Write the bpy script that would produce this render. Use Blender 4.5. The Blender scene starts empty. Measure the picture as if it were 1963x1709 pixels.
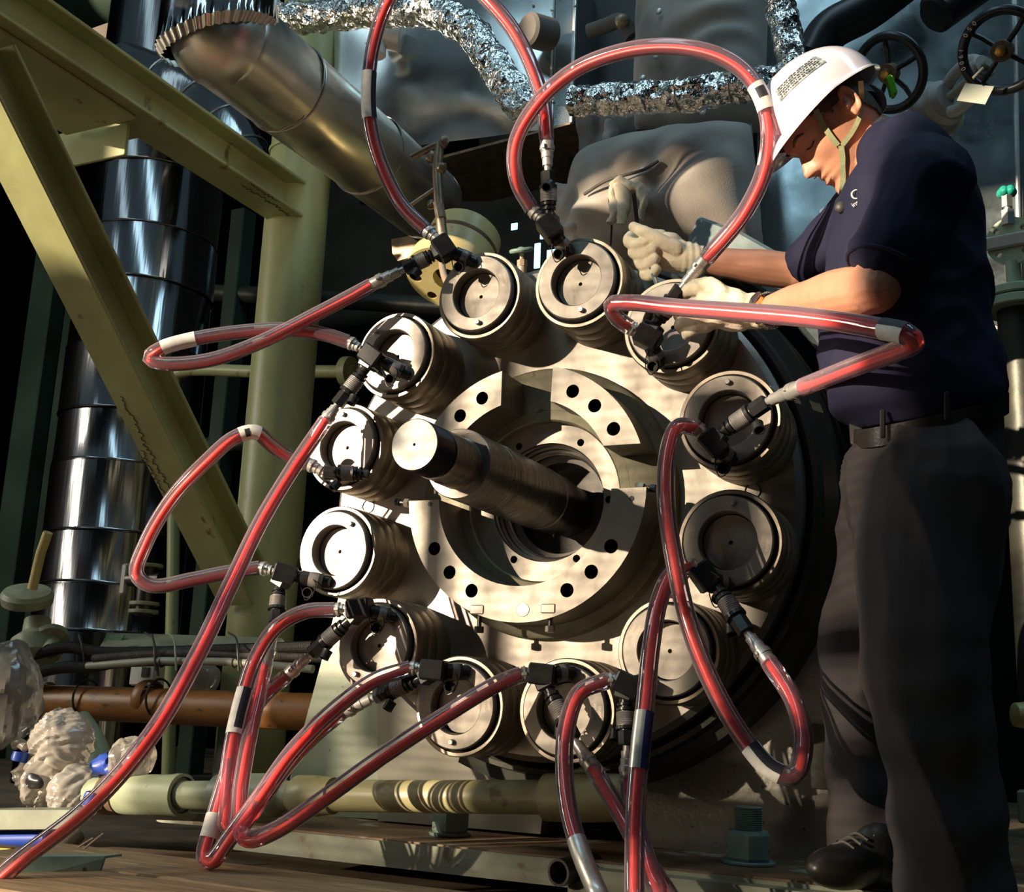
import bpy, math, random
from mathutils import Vector as V, Matrix, noise, geometry
random.seed(7)
SC = bpy.context.scene
COL = SC.collection
PI = math.pi
ZF = -.868                                                    # top of the floor boards
W, H, FPX = 1963.0, 1709.0, 2194.66

# ------------------------------------------------------------------ camera
# world: X along the cover face, Y into the machine, Z up, origin on the shaft axis
CAM = V((1.13465, -2.41858, -0.49181))
RGT = V((0.90391, 0.42588, 0.03966)); DWN = V((-0.05848, 0.21490, -0.97488)); FWD = V((-0.42371, 0.87889, 0.21916))
cd = bpy.data.cameras.new('camera'); cam = bpy.data.objects.new('camera', cd); COL.objects.link(cam)
cam.matrix_world = Matrix(((RGT.x, -DWN.x, -FWD.x, CAM.x), (RGT.y, -DWN.y, -FWD.y, CAM.y), (RGT.z, -DWN.z, -FWD.z, CAM.z), (0, 0, 0, 1)))
cd.sensor_fit = 'HORIZONTAL'; cd.sensor_width = 36.0; cd.lens = 36.0 * FPX / W
cd.clip_start = 0.05; cd.clip_end = 100
SC.camera = cam

# ------------------------------------------------------------------ light
wd = bpy.data.worlds.new('world'); SC.world = wd; wd.use_nodes = True
wd.node_tree.nodes['Background'].inputs[0].default_value = (0.55, 0.85, 1.0, 1)
wd.node_tree.nodes['Background'].inputs[1].default_value = 0.09
def lamp(name, kind, loc, aim, energy, color, **kw):
    d = bpy.data.lights.new(name, kind); o = bpy.data.objects.new(name, d); COL.objects.link(o)
    o.location = loc; o.rotation_euler = (V(aim) - V(loc)).to_track_quat('-Z', 'Y').to_euler()
    d.energy = energy; d.color = color
    for k, v in kw.items(): setattr(d, k, v)
    return o
SUN_DIR = V((0.54, 0.82, -0.19)).normalized()
lamp('sun_light', 'SUN', (-6, -8, 3), V((-6, -8, 3)) + SUN_DIR, 10.0, (1.0, 0.82, 0.60), angle=math.radians(0.6))
# added cool area lights overhead, for fill and streaks in the cladding
lamp('cool_fill', 'AREA', (-0.6, -2.2, 4.6), (0.1, 0.4, 0), 52, (0.55, 0.85, 1.0), shape='RECTANGLE', size=0.7, size_y=5.0)
lamp('cool_fill', 'AREA', (2.4, 0.0, 4.4), (1.0, 0.7, 0.3), 38, (0.50, 0.80, 1.0), shape='RECTANGLE', size=0.6, size_y=3.0)
lamp('cool_fill', 'AREA', (-3.6, -1.0, 4.4), (-2.0, 1.0, 0.3), 9, (0.65, 0.90, 1.0), shape='RECTANGLE', size=0.5, size_y=3.0)

# added warm fill from the unseen left, brightening the column
lamp('warm_side_fill', 'AREA', (-5.0, -1.6, 1.3), (-0.8, 0.4, 0.2), 78, (1.0, 0.93, 0.78), shape='RECTANGLE', size=0.55, size_y=1.8)
vs = SC.view_settings; vs.view_transform = 'Standard'; vs.look = 'None'; vs.gamma = 1.0; vs.use_curve_mapping = False
vs.exposure = 0.0

# ------------------------------------------------------------------ measuring helpers
def ray(x, y): return RGT * ((x - W / 2) / FPX) + DWN * ((y - H / 2) / FPX) + FWD
def at(x, y, Y): d = ray(x, y); return CAM + d * ((Y - CAM.y) / d.y)
def atx(x, y, X): d = ray(x, y); return CAM + d * ((X - CAM.x) / d.x)
def atz(x, y, Z): d = ray(x, y); return CAM + d * ((Z - CAM.z) / d.z)

# ------------------------------------------------------------------ mesh helpers
def frame(axis, up=V((0, 0, 1))):
    a = V(axis).normalized(); u = V(up)
    if abs(a.dot(u)) > 0.98: u = V((1, 0, 0))
    x = u.cross(a).normalized(); y = a.cross(x)
    return x, y, a
def spline(pts, n=10):
    P = [V(p) for p in pts]; out = []
    if len(P) < 3: return [P[0].lerp(P[-1], i / n) for i in range(n + 1)]
    E = [P[0] * 2 - P[1]] + P + [P[-1] * 2 - P[-2]]
    for i in range(1, len(E) - 2):
        p0, p1, p2, p3 = E[i - 1:i + 3]
        d0, d1, d2 = [max(1e-5, (b - a).length) ** .5 for a, b in ((p0, p1), (p1, p2), (p2, p3))]
        m1 = (p2 - p1) + ((p1 - p0) / d0 - (p2 - p0) / (d0 + d1)) * d1
        m2 = (p2 - p1) + ((p3 - p2) / d2 - (p3 - p1) / (d1 + d2)) * d1
        for k in range(n):
            t = k / n; t2 = t * t; t3 = t2 * t
            out.append(p1 * (2 * t3 - 3 * t2 + 1) + m1 * (t3 - 2 * t2 + t) + p2 * (-2 * t3 + 3 * t2) + m2 * (t3 - t2))
    out.append(P[-1]); return out
def resample(pts, step):
    L = [0.0]
    for a, b in zip(pts, pts[1:]): L.append(L[-1] + (b - a).length)
    n = max(2, int(L[-1] / step)); out = []; j = 0
    for i in range(n + 1):
        s = L[-1] * i / n
        while j < len(L) - 2 and L[j + 1] < s: j += 1
        t = (s - L[j]) / max(1e-9, L[j + 1] - L[j]); out.append(pts[j].lerp(pts[j + 1], min(1, max(0, t))))
    return out
class MB:
    def __init__(s): s.v = []; s.f = []
    def add(s, vs, fs):
        b = len(s.v); s.v += [V(p) for p in vs]; s.f += [[i + b for i in f] for f in fs]; return s
    def hexa(s, p):   # 8 corners, bottom loop then top loop
        return s.add(p, [(3, 2, 1, 0), (4, 5, 6, 7), (0, 1, 5, 4), (1, 2, 6, 5), (2, 3, 7, 6), (3, 0, 4, 7)])
    def box(s, c, size, ax=None, bevel=0.0):
        c = V(c); x, y, z = ax if ax else (V((1, 0, 0)), V((0, 1, 0)), V((0, 0, 1)))
        hx, hy, hz = [k / 2 for k in size]
        if bevel <= 0:
            q = [(-1, -1), (1, -1), (1, 1), (-1, 1)]
            return s.hexa([c + x * hx * a + y * hy * b + z * hz * k for k in (-1, 1) for a, b in q])
        b = min(bevel, .49 * min(size)); loop = []
        for sx, sy in ((1, 1), (-1, 1), (-1, -1), (1, -1)):
            e = [(hx, hy - b), (hx - b, hy)]
            if sx * sy < 0: e = e[::-1]
            loop += [(sx * u, sy * w_) for u, w_ in e]
        rows = []
        for z_, k in ((-hz, b), (-hz + b, 0), (hz - b, 0), (hz, b)):
            rows.append([c + x * (u - math.copysign(k, u)) + y * (w_ - math.copysign(k, w_)) + z * z_ for u, w_ in loop])
        vs = [p for r in rows for p in r]; n = 8; fs = []
        for r in range(3):
            for i in range(n): j = (i + 1) % n; fs.append((r * n + i, r * n + j, (r + 1) * n + j, (r + 1) * n + i))
        fs.append(tuple(range(n))[::-1]); fs.append(tuple(range(3 * n, 4 * n)))
        return s.add(vs, fs)
    def prism(s, loop, dvec):
        n = len(loop); d = V(dvec); L = [V(p) for p in loop]
        return s.add(L + [p + d for p in L], [tuple(range(n))[::-1], tuple(range(n, 2 * n))] + [(i, (i + 1) % n, n + (i + 1) % n, n + i) for i in range(n)])
    def lathe(s, prof, o=(0, 0, 0), axis=(0, 1, 0), seg=32, a0=0.0, a1=2 * PI, close=False, rot=0.0):
        x, y, a = frame(axis); o = V(o); full = abs(a1 - a0 - 2 * PI) < 1e-6; n = seg if full else seg + 1
        vs = []; fs = []; m = len(prof)
        for (h, r) in prof:
            for i in range(n):
                t = rot + a0 + (a1 - a0) * i / seg; vs.append(o + a * h + (x * math.cos(t) + y * math.sin(t)) * max(r, 1e-5))
        mm = m if close else m - 1
        for k in range(mm):
            k2 = (k + 1) % m
            for i in range(n if full else n - 1):
                j = (i + 1) % n; fs.append((k * n + i, k * n + j, k2 * n + j, k2 * n + i))
        return s.add(vs, fs)
    def cyl(s, p0, p1, r0, r1=None, seg=20, bev=0.0, rot=0.0):
        p0 = V(p0); p1 = V(p1); r1 = r0 if r1 is None else r1; L = (p1 - p0).length; b = min(bev, L * .4)
        pr = [(0, 0), (0, r0 - b), (b, r0), (L - b, r1), (L, r1 - b), (L, 0)] if b > 0 else [(0, 0), (0, r0), (L, r1), (L, 0)]
        return s.lathe(pr, p0, p1 - p0, seg, rot=rot)
    def tube(s, pts, r, seg=12, caps=True, rfun=None):
        P = [V(p) for p in pts]; n = len(P); vs = []; fs = []
        T = [(P[min(i + 1, n - 1)] - P[max(i - 1, 0)]).normalized() for i in range(n)]
        x = frame(T[0])[0]
        for i in range(n):
            x = (x - T[i] * x.dot(T[i])).normalized(); y = T[i].cross(x)
            rr = (rfun(i / (n - 1)) if rfun else (r[i] if isinstance(r, (list, tuple)) else r))
            for k in range(seg): t = 2 * PI * k / seg; vs.append(P[i] + (x * math.cos(t) + y * math.sin(t)) * rr)
        for i in range(n - 1):
            for k in range(seg): j = (k + 1) % seg; fs.append((i * seg + k, i * seg + j, (i + 1) * seg + j, (i + 1) * seg + k))
        if caps: fs.append(tuple(range(seg))[::-1]); fs.append(tuple(range((n - 1) * seg, n * seg)))
        return s.add(vs, fs)
    def torus(s, c, axis, R, r, seg=32, rs=10, sx=1.0):
        x, y, a = frame(axis); c = V(c)
        P = [c + (x * math.cos(2 * PI * i / seg) * sx + y * math.sin(2 * PI * i / seg)) * R for i in range(seg)]
        vs = []; fs = []
        for i in range(seg):
            d = (P[i] - c).normalized()
            for k in range(rs): t = 2 * PI * k / rs; vs.append(P[i] + (d * math.cos(t) + a * math.sin(t)) * r)
        for i in range(seg):
            for k in range(rs): j = (i + 1) % seg; l = (k + 1) % rs; fs.append((i * rs + k, j * rs + k, j * rs + l, i * rs + l))
        return s.add(vs, fs)
    def ell(s, c, r, ax=None, seg=20, rings=12):
        c = V(c); x, y, z = ax if ax else (V((1, 0, 0)), V((0, 1, 0)), V((0, 0, 1)))
        vs = [c + z * -r[2]]; fs = []
        for i in range(1, rings):
            t = -PI / 2 + PI * i / rings
            for k in range(seg):
                p = 2 * PI * k / seg; vs.append(c + x * (r[0] * math.cos(t) * math.cos(p)) + y * (r[1] * math.cos(t) * math.sin(p)) + z * (r[2] * math.sin(t)))
        vs.append(c + z * r[2]); n = len(vs) - 1
        for k in range(seg): fs.append((0, 1 + (k + 1) % seg, 1 + k)); fs.append((n, n - seg + k, n - seg + (k + 1) % seg))
        for i in range(rings - 2):
            for k in range(seg): j = (k + 1) % seg; fs.append((1 + i * seg + k, 1 + i * seg + j, 1 + (i + 1) * seg + j, 1 + (i + 1) * seg + k))
        return s.add(vs, fs)
    def plate(s, loops, o, ux, uy, d):
        # flat plate with holes: loops[0] outline, the rest holes, in 2D (u, v); d = thickness vector
        o = V(o); ux = V(ux); uy = V(uy); d = V(d); tri = geometry.tessellate_polygon([[V((p[0], p[1], 0)) for p in L] for L in loops])
        flat = [o + ux * p[0] + uy * p[1] for L in loops for p in L]; n = len(flat)
        fs = []
        for t in tri: fs.append(tuple(t)); fs.append(tuple(n + i for i in reversed(t)))
        b = 0
        for L in loops:
            m = len(L)
            for i in range(m): j = (i + 1) % m; fs.append((b + i, b + j, n + b + j, n + b + i))
            b += m
        return s.add(flat + [p + d for p in flat], fs)
    def grid(s, fn, nu, nv, wrap=False):
        vs = [fn(i / nu, j / nv) for j in range(nv + 1) for i in range(nu if wrap else nu + 1)]; m = nu if wrap else nu + 1
        fs = [(j * m + i, j * m + (i + 1) % m, (j + 1) * m + (i + 1) % m, (j + 1) * m + i) for j in range(nv) for i in range(nu)]
        return s.add(vs, fs)
    def mesh(s, name, sharp=35, smooth=True):
        me = bpy.data.meshes.new(name); me.from_pydata([tuple(p) for p in s.v], [], s.f)
        import bmesh
        bm = bmesh.new(); bm.from_mesh(me); bmesh.ops.recalc_face_normals(bm, faces=bm.faces); bm.to_mesh(me); bm.free()
        if smooth:
            me.polygons.foreach_set('use_smooth', [True] * len(me.polygons)); me.set_sharp_from_angle(angle=math.radians(sharp))
        me.update(); return me
    def build(s, name, m, parent=None, sharp=35, smooth=True):
        return link(name, s.mesh(name, sharp, smooth), m, parent)
def link(name, me, m, parent=None):
    o = bpy.data.objects.new(name, me); COL.objects.link(o)
    if m and not me.materials: me.materials.append(MAT(m))
    if parent: o.parent = parent; o.matrix_parent_inverse = parent.matrix_basis.inverted()
    return o
def tag(o, label=None, cat=None, group=None, kind=None):
    if label: o['label'] = label
    if cat: o['category'] = cat
    if group: o['group'] = group
    if kind: o['kind'] = kind
    return o
def thing(name, label, cat, loc=(0, 0, 0), group=None):
    o = bpy.data.objects.new(name, None); COL.objects.link(o); o.location = loc; o.empty_display_size = .05
    return tag(o, label, cat, group)
def circ(cx, cy, r, n=24, a0=0, a1=2 * PI):
    full = abs(a1 - a0 - 2 * PI) < 1e-6
    return [(cx + r * math.cos(a0 + (a1 - a0) * i / n), cy + r * math.sin(a0 + (a1 - a0) * i / n)) for i in range(n if full else n + 1)]
def jitter(mb, amp, sc, seed=0.0):
    for i, p in enumerate(mb.v):
        q = p * sc + V((seed, seed * 1.7, -seed)); mb.v[i] = p + V((noise.noise(q), noise.noise(q + V((31, 7, 3))), noise.noise(q + V((5, 17, 41))))) * amp
    return mb

# ------------------------------------------------------------------ procedural materials
_M = {}
SPEC = {}
def MAT(n):
    if n in _M: return _M[n]
    s = SPEC[n]; m = s(n) if callable(s) else make(n, **s); _M[n] = m; return m
def make(n, c=(.5, .5, .5), c2=None, rough=.5, r2=None, metal=0.0, sc=8.0, bump=0.0, bsc=None, stretch=None, spots=None, spot_sc=40, spot_amt=.62, alpha=None, trans=0.0, ior=1.45, coat=0.0, sheen=0.0, sss=0.0, aniso=0.0, detail=6, spec=None, mid=(.35, .65)):
    m = bpy.data.materials.new(n); m.use_nodes = True; nt = m.node_tree; N = nt.nodes; L = nt.links
    b = N['Principled BSDF']; b.inputs['Metallic'].default_value = metal; b.inputs['Roughness'].default_value = rough
    b.inputs['Base Color'].default_value = (*c, 1); b.inputs['IOR'].default_value = ior
    if trans: b.inputs['Transmission Weight'].default_value = trans
    if coat: b.inputs['Coat Weight'].default_value = coat; b.inputs['Coat Roughness'].default_value = .1
    if sheen: b.inputs['Sheen Weight'].default_value = sheen
    if spec is not None: b.inputs['Specular IOR Level'].default_value = spec
    if sss: b.inputs['Subsurface Weight'].default_value = sss; b.inputs['Subsurface Radius'].default_value = (.02, .008, .004); b.inputs['Subsurface Scale'].default_value = .5
    if aniso: b.inputs['Anisotropic'].default_value = aniso
    if alpha is not None: b.inputs['Alpha'].default_value = alpha
    tc = N.new('ShaderNodeTexCoord'); mp = N.new('ShaderNodeMapping'); L.new(tc.outputs['Object'], mp.inputs[0])
    if stretch: mp.inputs['Scale'].default_value = stretch
    if c2 or r2 is not None or spots:
        t = N.new('ShaderNodeTexNoise'); t.inputs['Scale'].default_value = sc; t.inputs['Detail'].default_value = detail; t.inputs['Roughness'].default_value = .6
        L.new(mp.outputs[0], t.inputs['Vector'])
        rp = N.new('ShaderNodeMapRange'); rp.inputs[1].default_value = mid[0]; rp.inputs[2].default_value = mid[1]; L.new(t.outputs[0], rp.inputs[0]); fac = rp.outputs[0]
        col = None
        if c2:
            mx = N.new('ShaderNodeMix'); mx.data_type = 'RGBA'; L.new(fac, mx.inputs[0]); mx.inputs[6].default_value = (*c, 1); mx.inputs[7].default_value = (*c2, 1); col = mx.outputs[2]
        if spots:
            t2 = N.new('ShaderNodeTexNoise'); t2.inputs['Scale'].default_value = spot_sc; t2.inputs['Detail'].default_value = 3; L.new(mp.outputs[0], t2.inputs['Vector'])
            g = N.new('ShaderNodeMapRange'); g.inputs[1].default_value = spot_amt; g.inputs[2].default_value = spot_amt + .06; L.new(t2.outputs[0], g.inputs[0])
            m2 = N.new('ShaderNodeMix'); m2.data_type = 'RGBA'; L.new(g.outputs[0], m2.inputs[0])
            if col: L.new(col, m2.inputs[6])
            else: m2.inputs[6].default_value = (*c, 1)
            m2.inputs[7].default_value = (*spots, 1); col = m2.outputs[2]
        if col: L.new(col, b.inputs['Base Color'])
        if r2 is not None:
            rr = N.new('ShaderNodeMapRange'); rr.inputs[3].default_value = rough; rr.inputs[4].default_value = r2; L.new(fac, rr.inputs[0]); L.new(rr.outputs[0], b.inputs['Roughness'])
    if bump:
        t3 = N.new('ShaderNodeTexNoise'); t3.inputs['Scale'].default_value = bsc or sc; t3.inputs['Detail'].default_value = 4; L.new(mp.outputs[0], t3.inputs['Vector'])
        bp = N.new('ShaderNodeBump'); bp.inputs['Strength'].default_value = 1.0; bp.inputs['Distance'].default_value = bump; L.new(t3.outputs[0], bp.inputs['Height']); L.new(bp.outputs[0], b.inputs['Normal'])
    return m
def clear_plastic(tint, gl_rough, milk, milk_col, edge=.45):
    # the wall is seen through a longer path at grazing angles, so its milky scatter grows there
    # clear vinyl: tinted see-through body, Fresnel gloss and a trace of milky scatter
    def f(n):
        m = bpy.data.materials.new(n); m.use_nodes = True; nt = m.node_tree; N = nt.nodes; L = nt.links; N.remove(N['Principled BSDF']); out = N['Material Output']
        tr = N.new('ShaderNodeBsdfTransparent'); tr.inputs[0].default_value = (*tint, 1)
        gl = N.new('ShaderNodeBsdfGlossy'); gl.inputs[0].default_value = (1, 1, 1, 1); gl.inputs['Roughness'].default_value = gl_rough
        fr = N.new('ShaderNodeFresnel'); fr.inputs[0].default_value = 1.5
        df = N.new('ShaderNodeBsdfDiffuse'); df.inputs[0].default_value = (*milk_col, 1)
        tl = N.new('ShaderNodeBsdfTranslucent'); tl.inputs[0].default_value = (*milk_col, 1)
        a = N.new('ShaderNodeMixShader'); a.inputs[0].default_value = .5; L.new(df.outputs[0], a.inputs[1]); L.new(tl.outputs[0], a.inputs[2])
        lw = N.new('ShaderNodeLayerWeight'); lw.inputs[0].default_value = .5; pw = N.new('ShaderNodeMath'); pw.operation = 'POWER'; pw.inputs[1].default_value = 2.2; L.new(lw.outputs['Facing'], pw.inputs[0]); ma = N.new('ShaderNodeMath'); ma.operation = 'MULTIPLY_ADD'; ma.inputs[1].default_value = edge; ma.inputs[2].default_value = milk; L.new(pw.outputs[0], ma.inputs[0])
        b = N.new('ShaderNodeMixShader'); L.new(ma.outputs[0], b.inputs[0]); L.new(tr.outputs[0], b.inputs[1]); L.new(a.outputs[0], b.inputs[2])
        c = N.new('ShaderNodeMixShader'); L.new(fr.outputs[0], c.inputs[0]); L.new(b.outputs[0], c.inputs[1]); L.new(gl.outputs[0], c.inputs[2]); L.new(c.outputs[0], out.inputs[0])
        return m
    return f
def glow(n, c, e):
    m = make(n, c=(.02, .02, .02)); b = m.node_tree.nodes['Principled BSDF']; b.inputs['Emission Color'].default_value = (*c, 1); b.inputs['Emission Strength'].default_value = e; return m
SPEC.update(
    steel=dict(c=(.33, .30, .26), c2=(.23, .21, .185), rough=.42, r2=.55, metal=.9, sc=9, bump=.0004, bsc=60),
    steel_face=dict(c=(.34, .31, .27), c2=(.25, .225, .20), rough=.46, r2=.58, metal=.85, sc=14, bump=.0003, bsc=90, spots=(.20, .175, .15), spot_sc=25, spot_amt=.66),
    steel_side=dict(c=(.44, .38, .31), c2=(.30, .26, .21), rough=.38, r2=.5, metal=.95, sc=10, stretch=(1, 14, 1)),
    steel_shaft=dict(c=(.42, .37, .33), c2=(.26, .23, .21), rough=.24, r2=.38, metal=1, sc=10, stretch=(1, 8, 1)),
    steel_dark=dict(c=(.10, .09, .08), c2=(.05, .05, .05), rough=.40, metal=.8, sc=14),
    steel_end=dict(c=(.36, .36, .35), c2=(.29, .29, .28), rough=.46, r2=.54, metal=1, sc=20),
    black_gap=dict(c=(.012, .012, .013), rough=.35),
    black_metal=dict(c=(.018, .018, .020), c2=(.03, .03, .03), rough=.30, metal=.3, sc=30),
    black_rubber=dict(c=(.014, .014, .015), rough=.42),
    grey_sleeve=dict(c=(.30, .28, .27), c2=(.2, .19, .18), rough=.45, metal=.5, sc=60),
    zinc=dict(c=(.66, .65, .62), c2=(.5, .49, .46), rough=.30, r2=.42, metal=.7, sc=40),
    zinc_dull=dict(c=(.5, .48, .45), rough=.38, metal=.9),
    hub_green=dict(c=(.11, .10, .07), c2=(.19, .18, .12), rough=.55, metal=.4, sc=9, bump=.0008, bsc=60, spots=(.07, .06, .045), spot_sc=26, spot_amt=.66),
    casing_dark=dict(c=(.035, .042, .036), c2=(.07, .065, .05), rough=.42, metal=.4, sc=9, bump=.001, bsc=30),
    casing_teal=dict(c=(.16, .20, .20), c2=(.10, .13, .13), rough=.5, metal=.4, sc=10, bump=.0006, bsc=40),
    hose_red=dict(c=(.90, .050, .026), c2=(.72, .030, .018), rough=.38, sc=20),
    hose_clear=clear_plastic((.97, .93, .98), .06, .10, (.88, .78, .92), .55),
    paper=dict(c=(.72, .70, .66), c2=(.6, .58, .54), rough=.6, sc=60),
    ink=dict(c=(.02, .02, .03), rough=.6),
    blue_print=dict(c=(.01, .02, .09), rough=.4),
    pale_green=dict(c=(.36, .40, .26), c2=(.28, .31, .20), rough=.45, sc=5, bump=.0008, bsc=30, spots=(.22, .17, .10), spot_sc=14, spot_amt=.66),
    pale_green2=dict(c=(.33, .38, .27), c2=(.24, .28, .19), rough=.42, sc=4, bump=.001, bsc=20, spots=(.10, .085, .06), spot_sc=55, spot_amt=.68),
    olive_paint=dict(c=(.40, .41, .19), c2=(.29, .29, .13), rough=.42, sc=3.5, bump=.0008, bsc=25, spots=(.15, .11, .05), spot_sc=12, spot_amt=.68, stretch=(1, 1, .6)),
    cladding=dict(c=(.45, .46, .47), c2=(.36, .37, .38), rough=.10, r2=.2, metal=1, sc=3, bump=.0025, bsc=4),
    cladding_warm=dict(c=(.95, .89, .78), c2=(.82, .75, .64), rough=.28, r2=.45, metal=1, sc=6, bump=.004, bsc=6),
    cladding_panel=dict(c=(.40, .46, .48), c2=(.32, .37, .39), rough=.20, r2=.42, metal=1, sc=5, bump=.004, bsc=2.2),
    cladding_box=dict(c=(.70, .72, .72), c2=(.58, .60, .60), rough=.16, r2=.28, metal=1, sc=3, bump=.004, bsc=1.6),
    cladding_tall=dict(c=(.33, .33, .34), c2=(.25, .25, .26), rough=.12, r2=.22, metal=1, sc=3, bump=.006, bsc=5, stretch=(1.6, 1.6, .12)),
    seam=dict(c=(.03, .03, .03), rough=.5),
    foil=dict(c=(.85, .83, .80), rough=.16, metal=1, bump=.012, bsc=34),
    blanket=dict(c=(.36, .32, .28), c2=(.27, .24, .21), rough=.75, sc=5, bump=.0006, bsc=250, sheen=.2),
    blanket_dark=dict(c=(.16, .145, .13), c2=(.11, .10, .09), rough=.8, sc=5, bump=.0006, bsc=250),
    cream=dict(c=(.66, .56, .26), c2=(.56, .47, .20), rough=.38, sc=6, bump=.0006, bsc=30, spots=(.30, .20, .08), spot_sc=18, spot_amt=.68),
    brown_pipe=dict(c=(.36, .15, .035), c2=(.24, .10, .03), rough=.42, sc=7, stretch=(1, 1, 3), spots=(.10, .06, .03), spot_sc=20, spot_amt=.62),
    rust=dict(c=(.22, .12, .06), c2=(.10, .065, .04), rough=.7, sc=18, bump=.001, bsc=60),
    base_top=dict(c=(.20, .12, .06), c2=(.12, .08, .045), rough=.6, sc=9, bump=.001, bsc=40, spots=(.34, .34, .26), spot_sc=8, spot_amt=.62),
    base_edge=dict(c=(.24, .26, .19), c2=(.16, .165, .11), rough=.5, sc=8, bump=.001, bsc=30, spots=(.12, .09, .06), spot_sc=16, spot_amt=.6),
    cast_plate=dict(c=(.34, .33, .28), c2=(.25, .24, .20), rough=.42, metal=.25, sc=5, bump=.0015, bsc=70, spots=(.09, .075, .06), spot_sc=60, spot_amt=.66),
    pipe_olive=dict(c=(.37, .34, .18), c2=(.27, .25, .13), rough=.42, sc=5, bump=.0008, bsc=30, spots=(.18, .12, .06), spot_sc=12, spot_amt=.64),
    bright_plate=dict(c=(.28, .27, .22), c2=(.21, .20, .16), rough=.5, r2=.62, metal=.35, sc=4, bump=.0008, bsc=12, spots=(.22, .18, .12), spot_sc=10, spot_amt=.68),
    nut_teal=dict(c=(.20, .30, .25), c2=(.13, .20, .17), rough=.5, sc=20, spots=(.06, .05, .04), spot_sc=30, spot_amt=.64),
    wood=dict(c=(.33, .22, .11), c2=(.18, .115, .06), rough=.65, sc=7, stretch=(1, 9, 4), bump=.001, bsc=20, spots=(.50, .38, .22), spot_sc=5, spot_amt=.66),
    floor_dark=dict(c=(.17, .125, .08), c2=(.09, .066, .045), rough=.6, sc=6, bump=.002, bsc=20),
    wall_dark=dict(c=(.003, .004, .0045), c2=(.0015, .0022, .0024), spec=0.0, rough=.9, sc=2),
    far_green=dict(c=(.045, .075, .05), c2=(.025, .045, .03), spec=.2, rough=.6, sc=2),
    far_beam=dict(c=(.16, .12, .09), c2=(.09, .07, .05), rough=.6, sc=4),
    cable_black=dict(c=(.035, .033, .03), rough=.5),
    cable_grey=dict(c=(.10, .09, .075), c2=(.06, .055, .05), rough=.6, sc=30),
    conduit=dict(c=(.36, .37, .30), c2=(.28, .28, .22), rough=.5, sc=8),
    tray=dict(c=(.24, .27, .20), c2=(.17, .18, .13), rough=.5, sc=8, spots=(.10, .08, .05), spot_sc=14, spot_amt=.64),
    green_sign=dict(c=(.02, .16, .06), rough=.4),
    film=clear_plastic((.90, .89, .87), .12, .28, (.80, .74, .66), .5),
    film_white=clear_plastic((.85, .83, .80), .16, .62, (.80, .74, .66), .5),
    blue_tape=dict(c=(.02, .06, .36), rough=.4),
    valve_green=dict(c=(.36, .40, .28), c2=(.24, .26, .18), rough=.5, sc=14, bump=.001, bsc=40),
    valve_grey=dict(c=(.46, .43, .39), c2=(.36, .34, .31), rough=.42, sc=8),
    wheel_black=dict(c=(.012, .012, .013), c2=(.03, .03, .03), rough=.32, sc=20),
    flange_mint=dict(c=(.42, .50, .34), c2=(.36, .43, .29), rough=.45, sc=8),
    teal_cap=dict(c=(.01, .30, .22), rough=.4),
    brass=dict(c=(.60, .36, .08), rough=.35, metal=.9),
    pipe_black=dict(c=(.016, .016, .018), rough=.35),
    bronze=dict(c=(.30, .22, .14), c2=(.16, .12, .09), rough=.42, metal=.7, sc=30, bump=.0006, bsc=60),
    copper_tan=dict(c=(.40, .30, .21), rough=.4, metal=.3),
    skin=dict(c=(.56, .27, .17), c2=(.50, .23, .14), rough=.45, sc=18, sss=.12, bump=.0004, bsc=160),
    hair=dict(c=(.045, .026, .018), c2=(.13, .08, .055), rough=.6, sc=60, bump=.0015, bsc=220),
    shirt=dict(c=(.013, .014, .034), c2=(.018, .018, .040), rough=.72, sc=6, bump=.0004, spec=.15, bsc=300),
    trousers=dict(c=(.060, .052, .053), c2=(.046, .041, .044), rough=.8, sc=6, bump=.0004, spec=.15, bsc=300),
    leather=dict(c=(.025, .022, .020), rough=.3, bump=.0006, bsc=120),
    glove=dict(c=(.72, .64, .48), c2=(.60, .52, .38), rough=.85, sc=40, bump=.0012, bsc=260),
    helmet=dict(c=(.72, .66, .72), rough=.20, spec=.6, coat=.3),
    sticker=dict(c=(.42, .46, .46), c2=(.15, .17, .18), rough=.45, sc=90, mid=(.45, .55)),
    strap=dict(c=(.34, .36, .20), c2=(.26, .28, .15), rough=.7, sc=90),
    lime=dict(c=(.16, .72, .03), rough=.4),
    harness=dict(c=(.13, .15, .17), rough=.4),
    chrome=dict(c=(.85, .85, .83), rough=.12, metal=1),
    gold=dict(c=(.85, .60, .22), rough=.22, metal=1),
    glass_dark=dict(c=(.03, .03, .04), rough=.08),
    white_print=dict(c=(.80, .80, .82), rough=.6),
    lip=dict(c=(.48, .18, .13), rough=.5),
    eye_dark=dict(c=(.03, .02, .015), rough=.3),
    shoe=dict(c=(.014, .012, .011), rough=.4),
    window_pane=lambda n: glow(n, (.35, .75, 1.0), 2.2),
    window_bar=dict(c=(.10, .11, .11), rough=.6),
)
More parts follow.
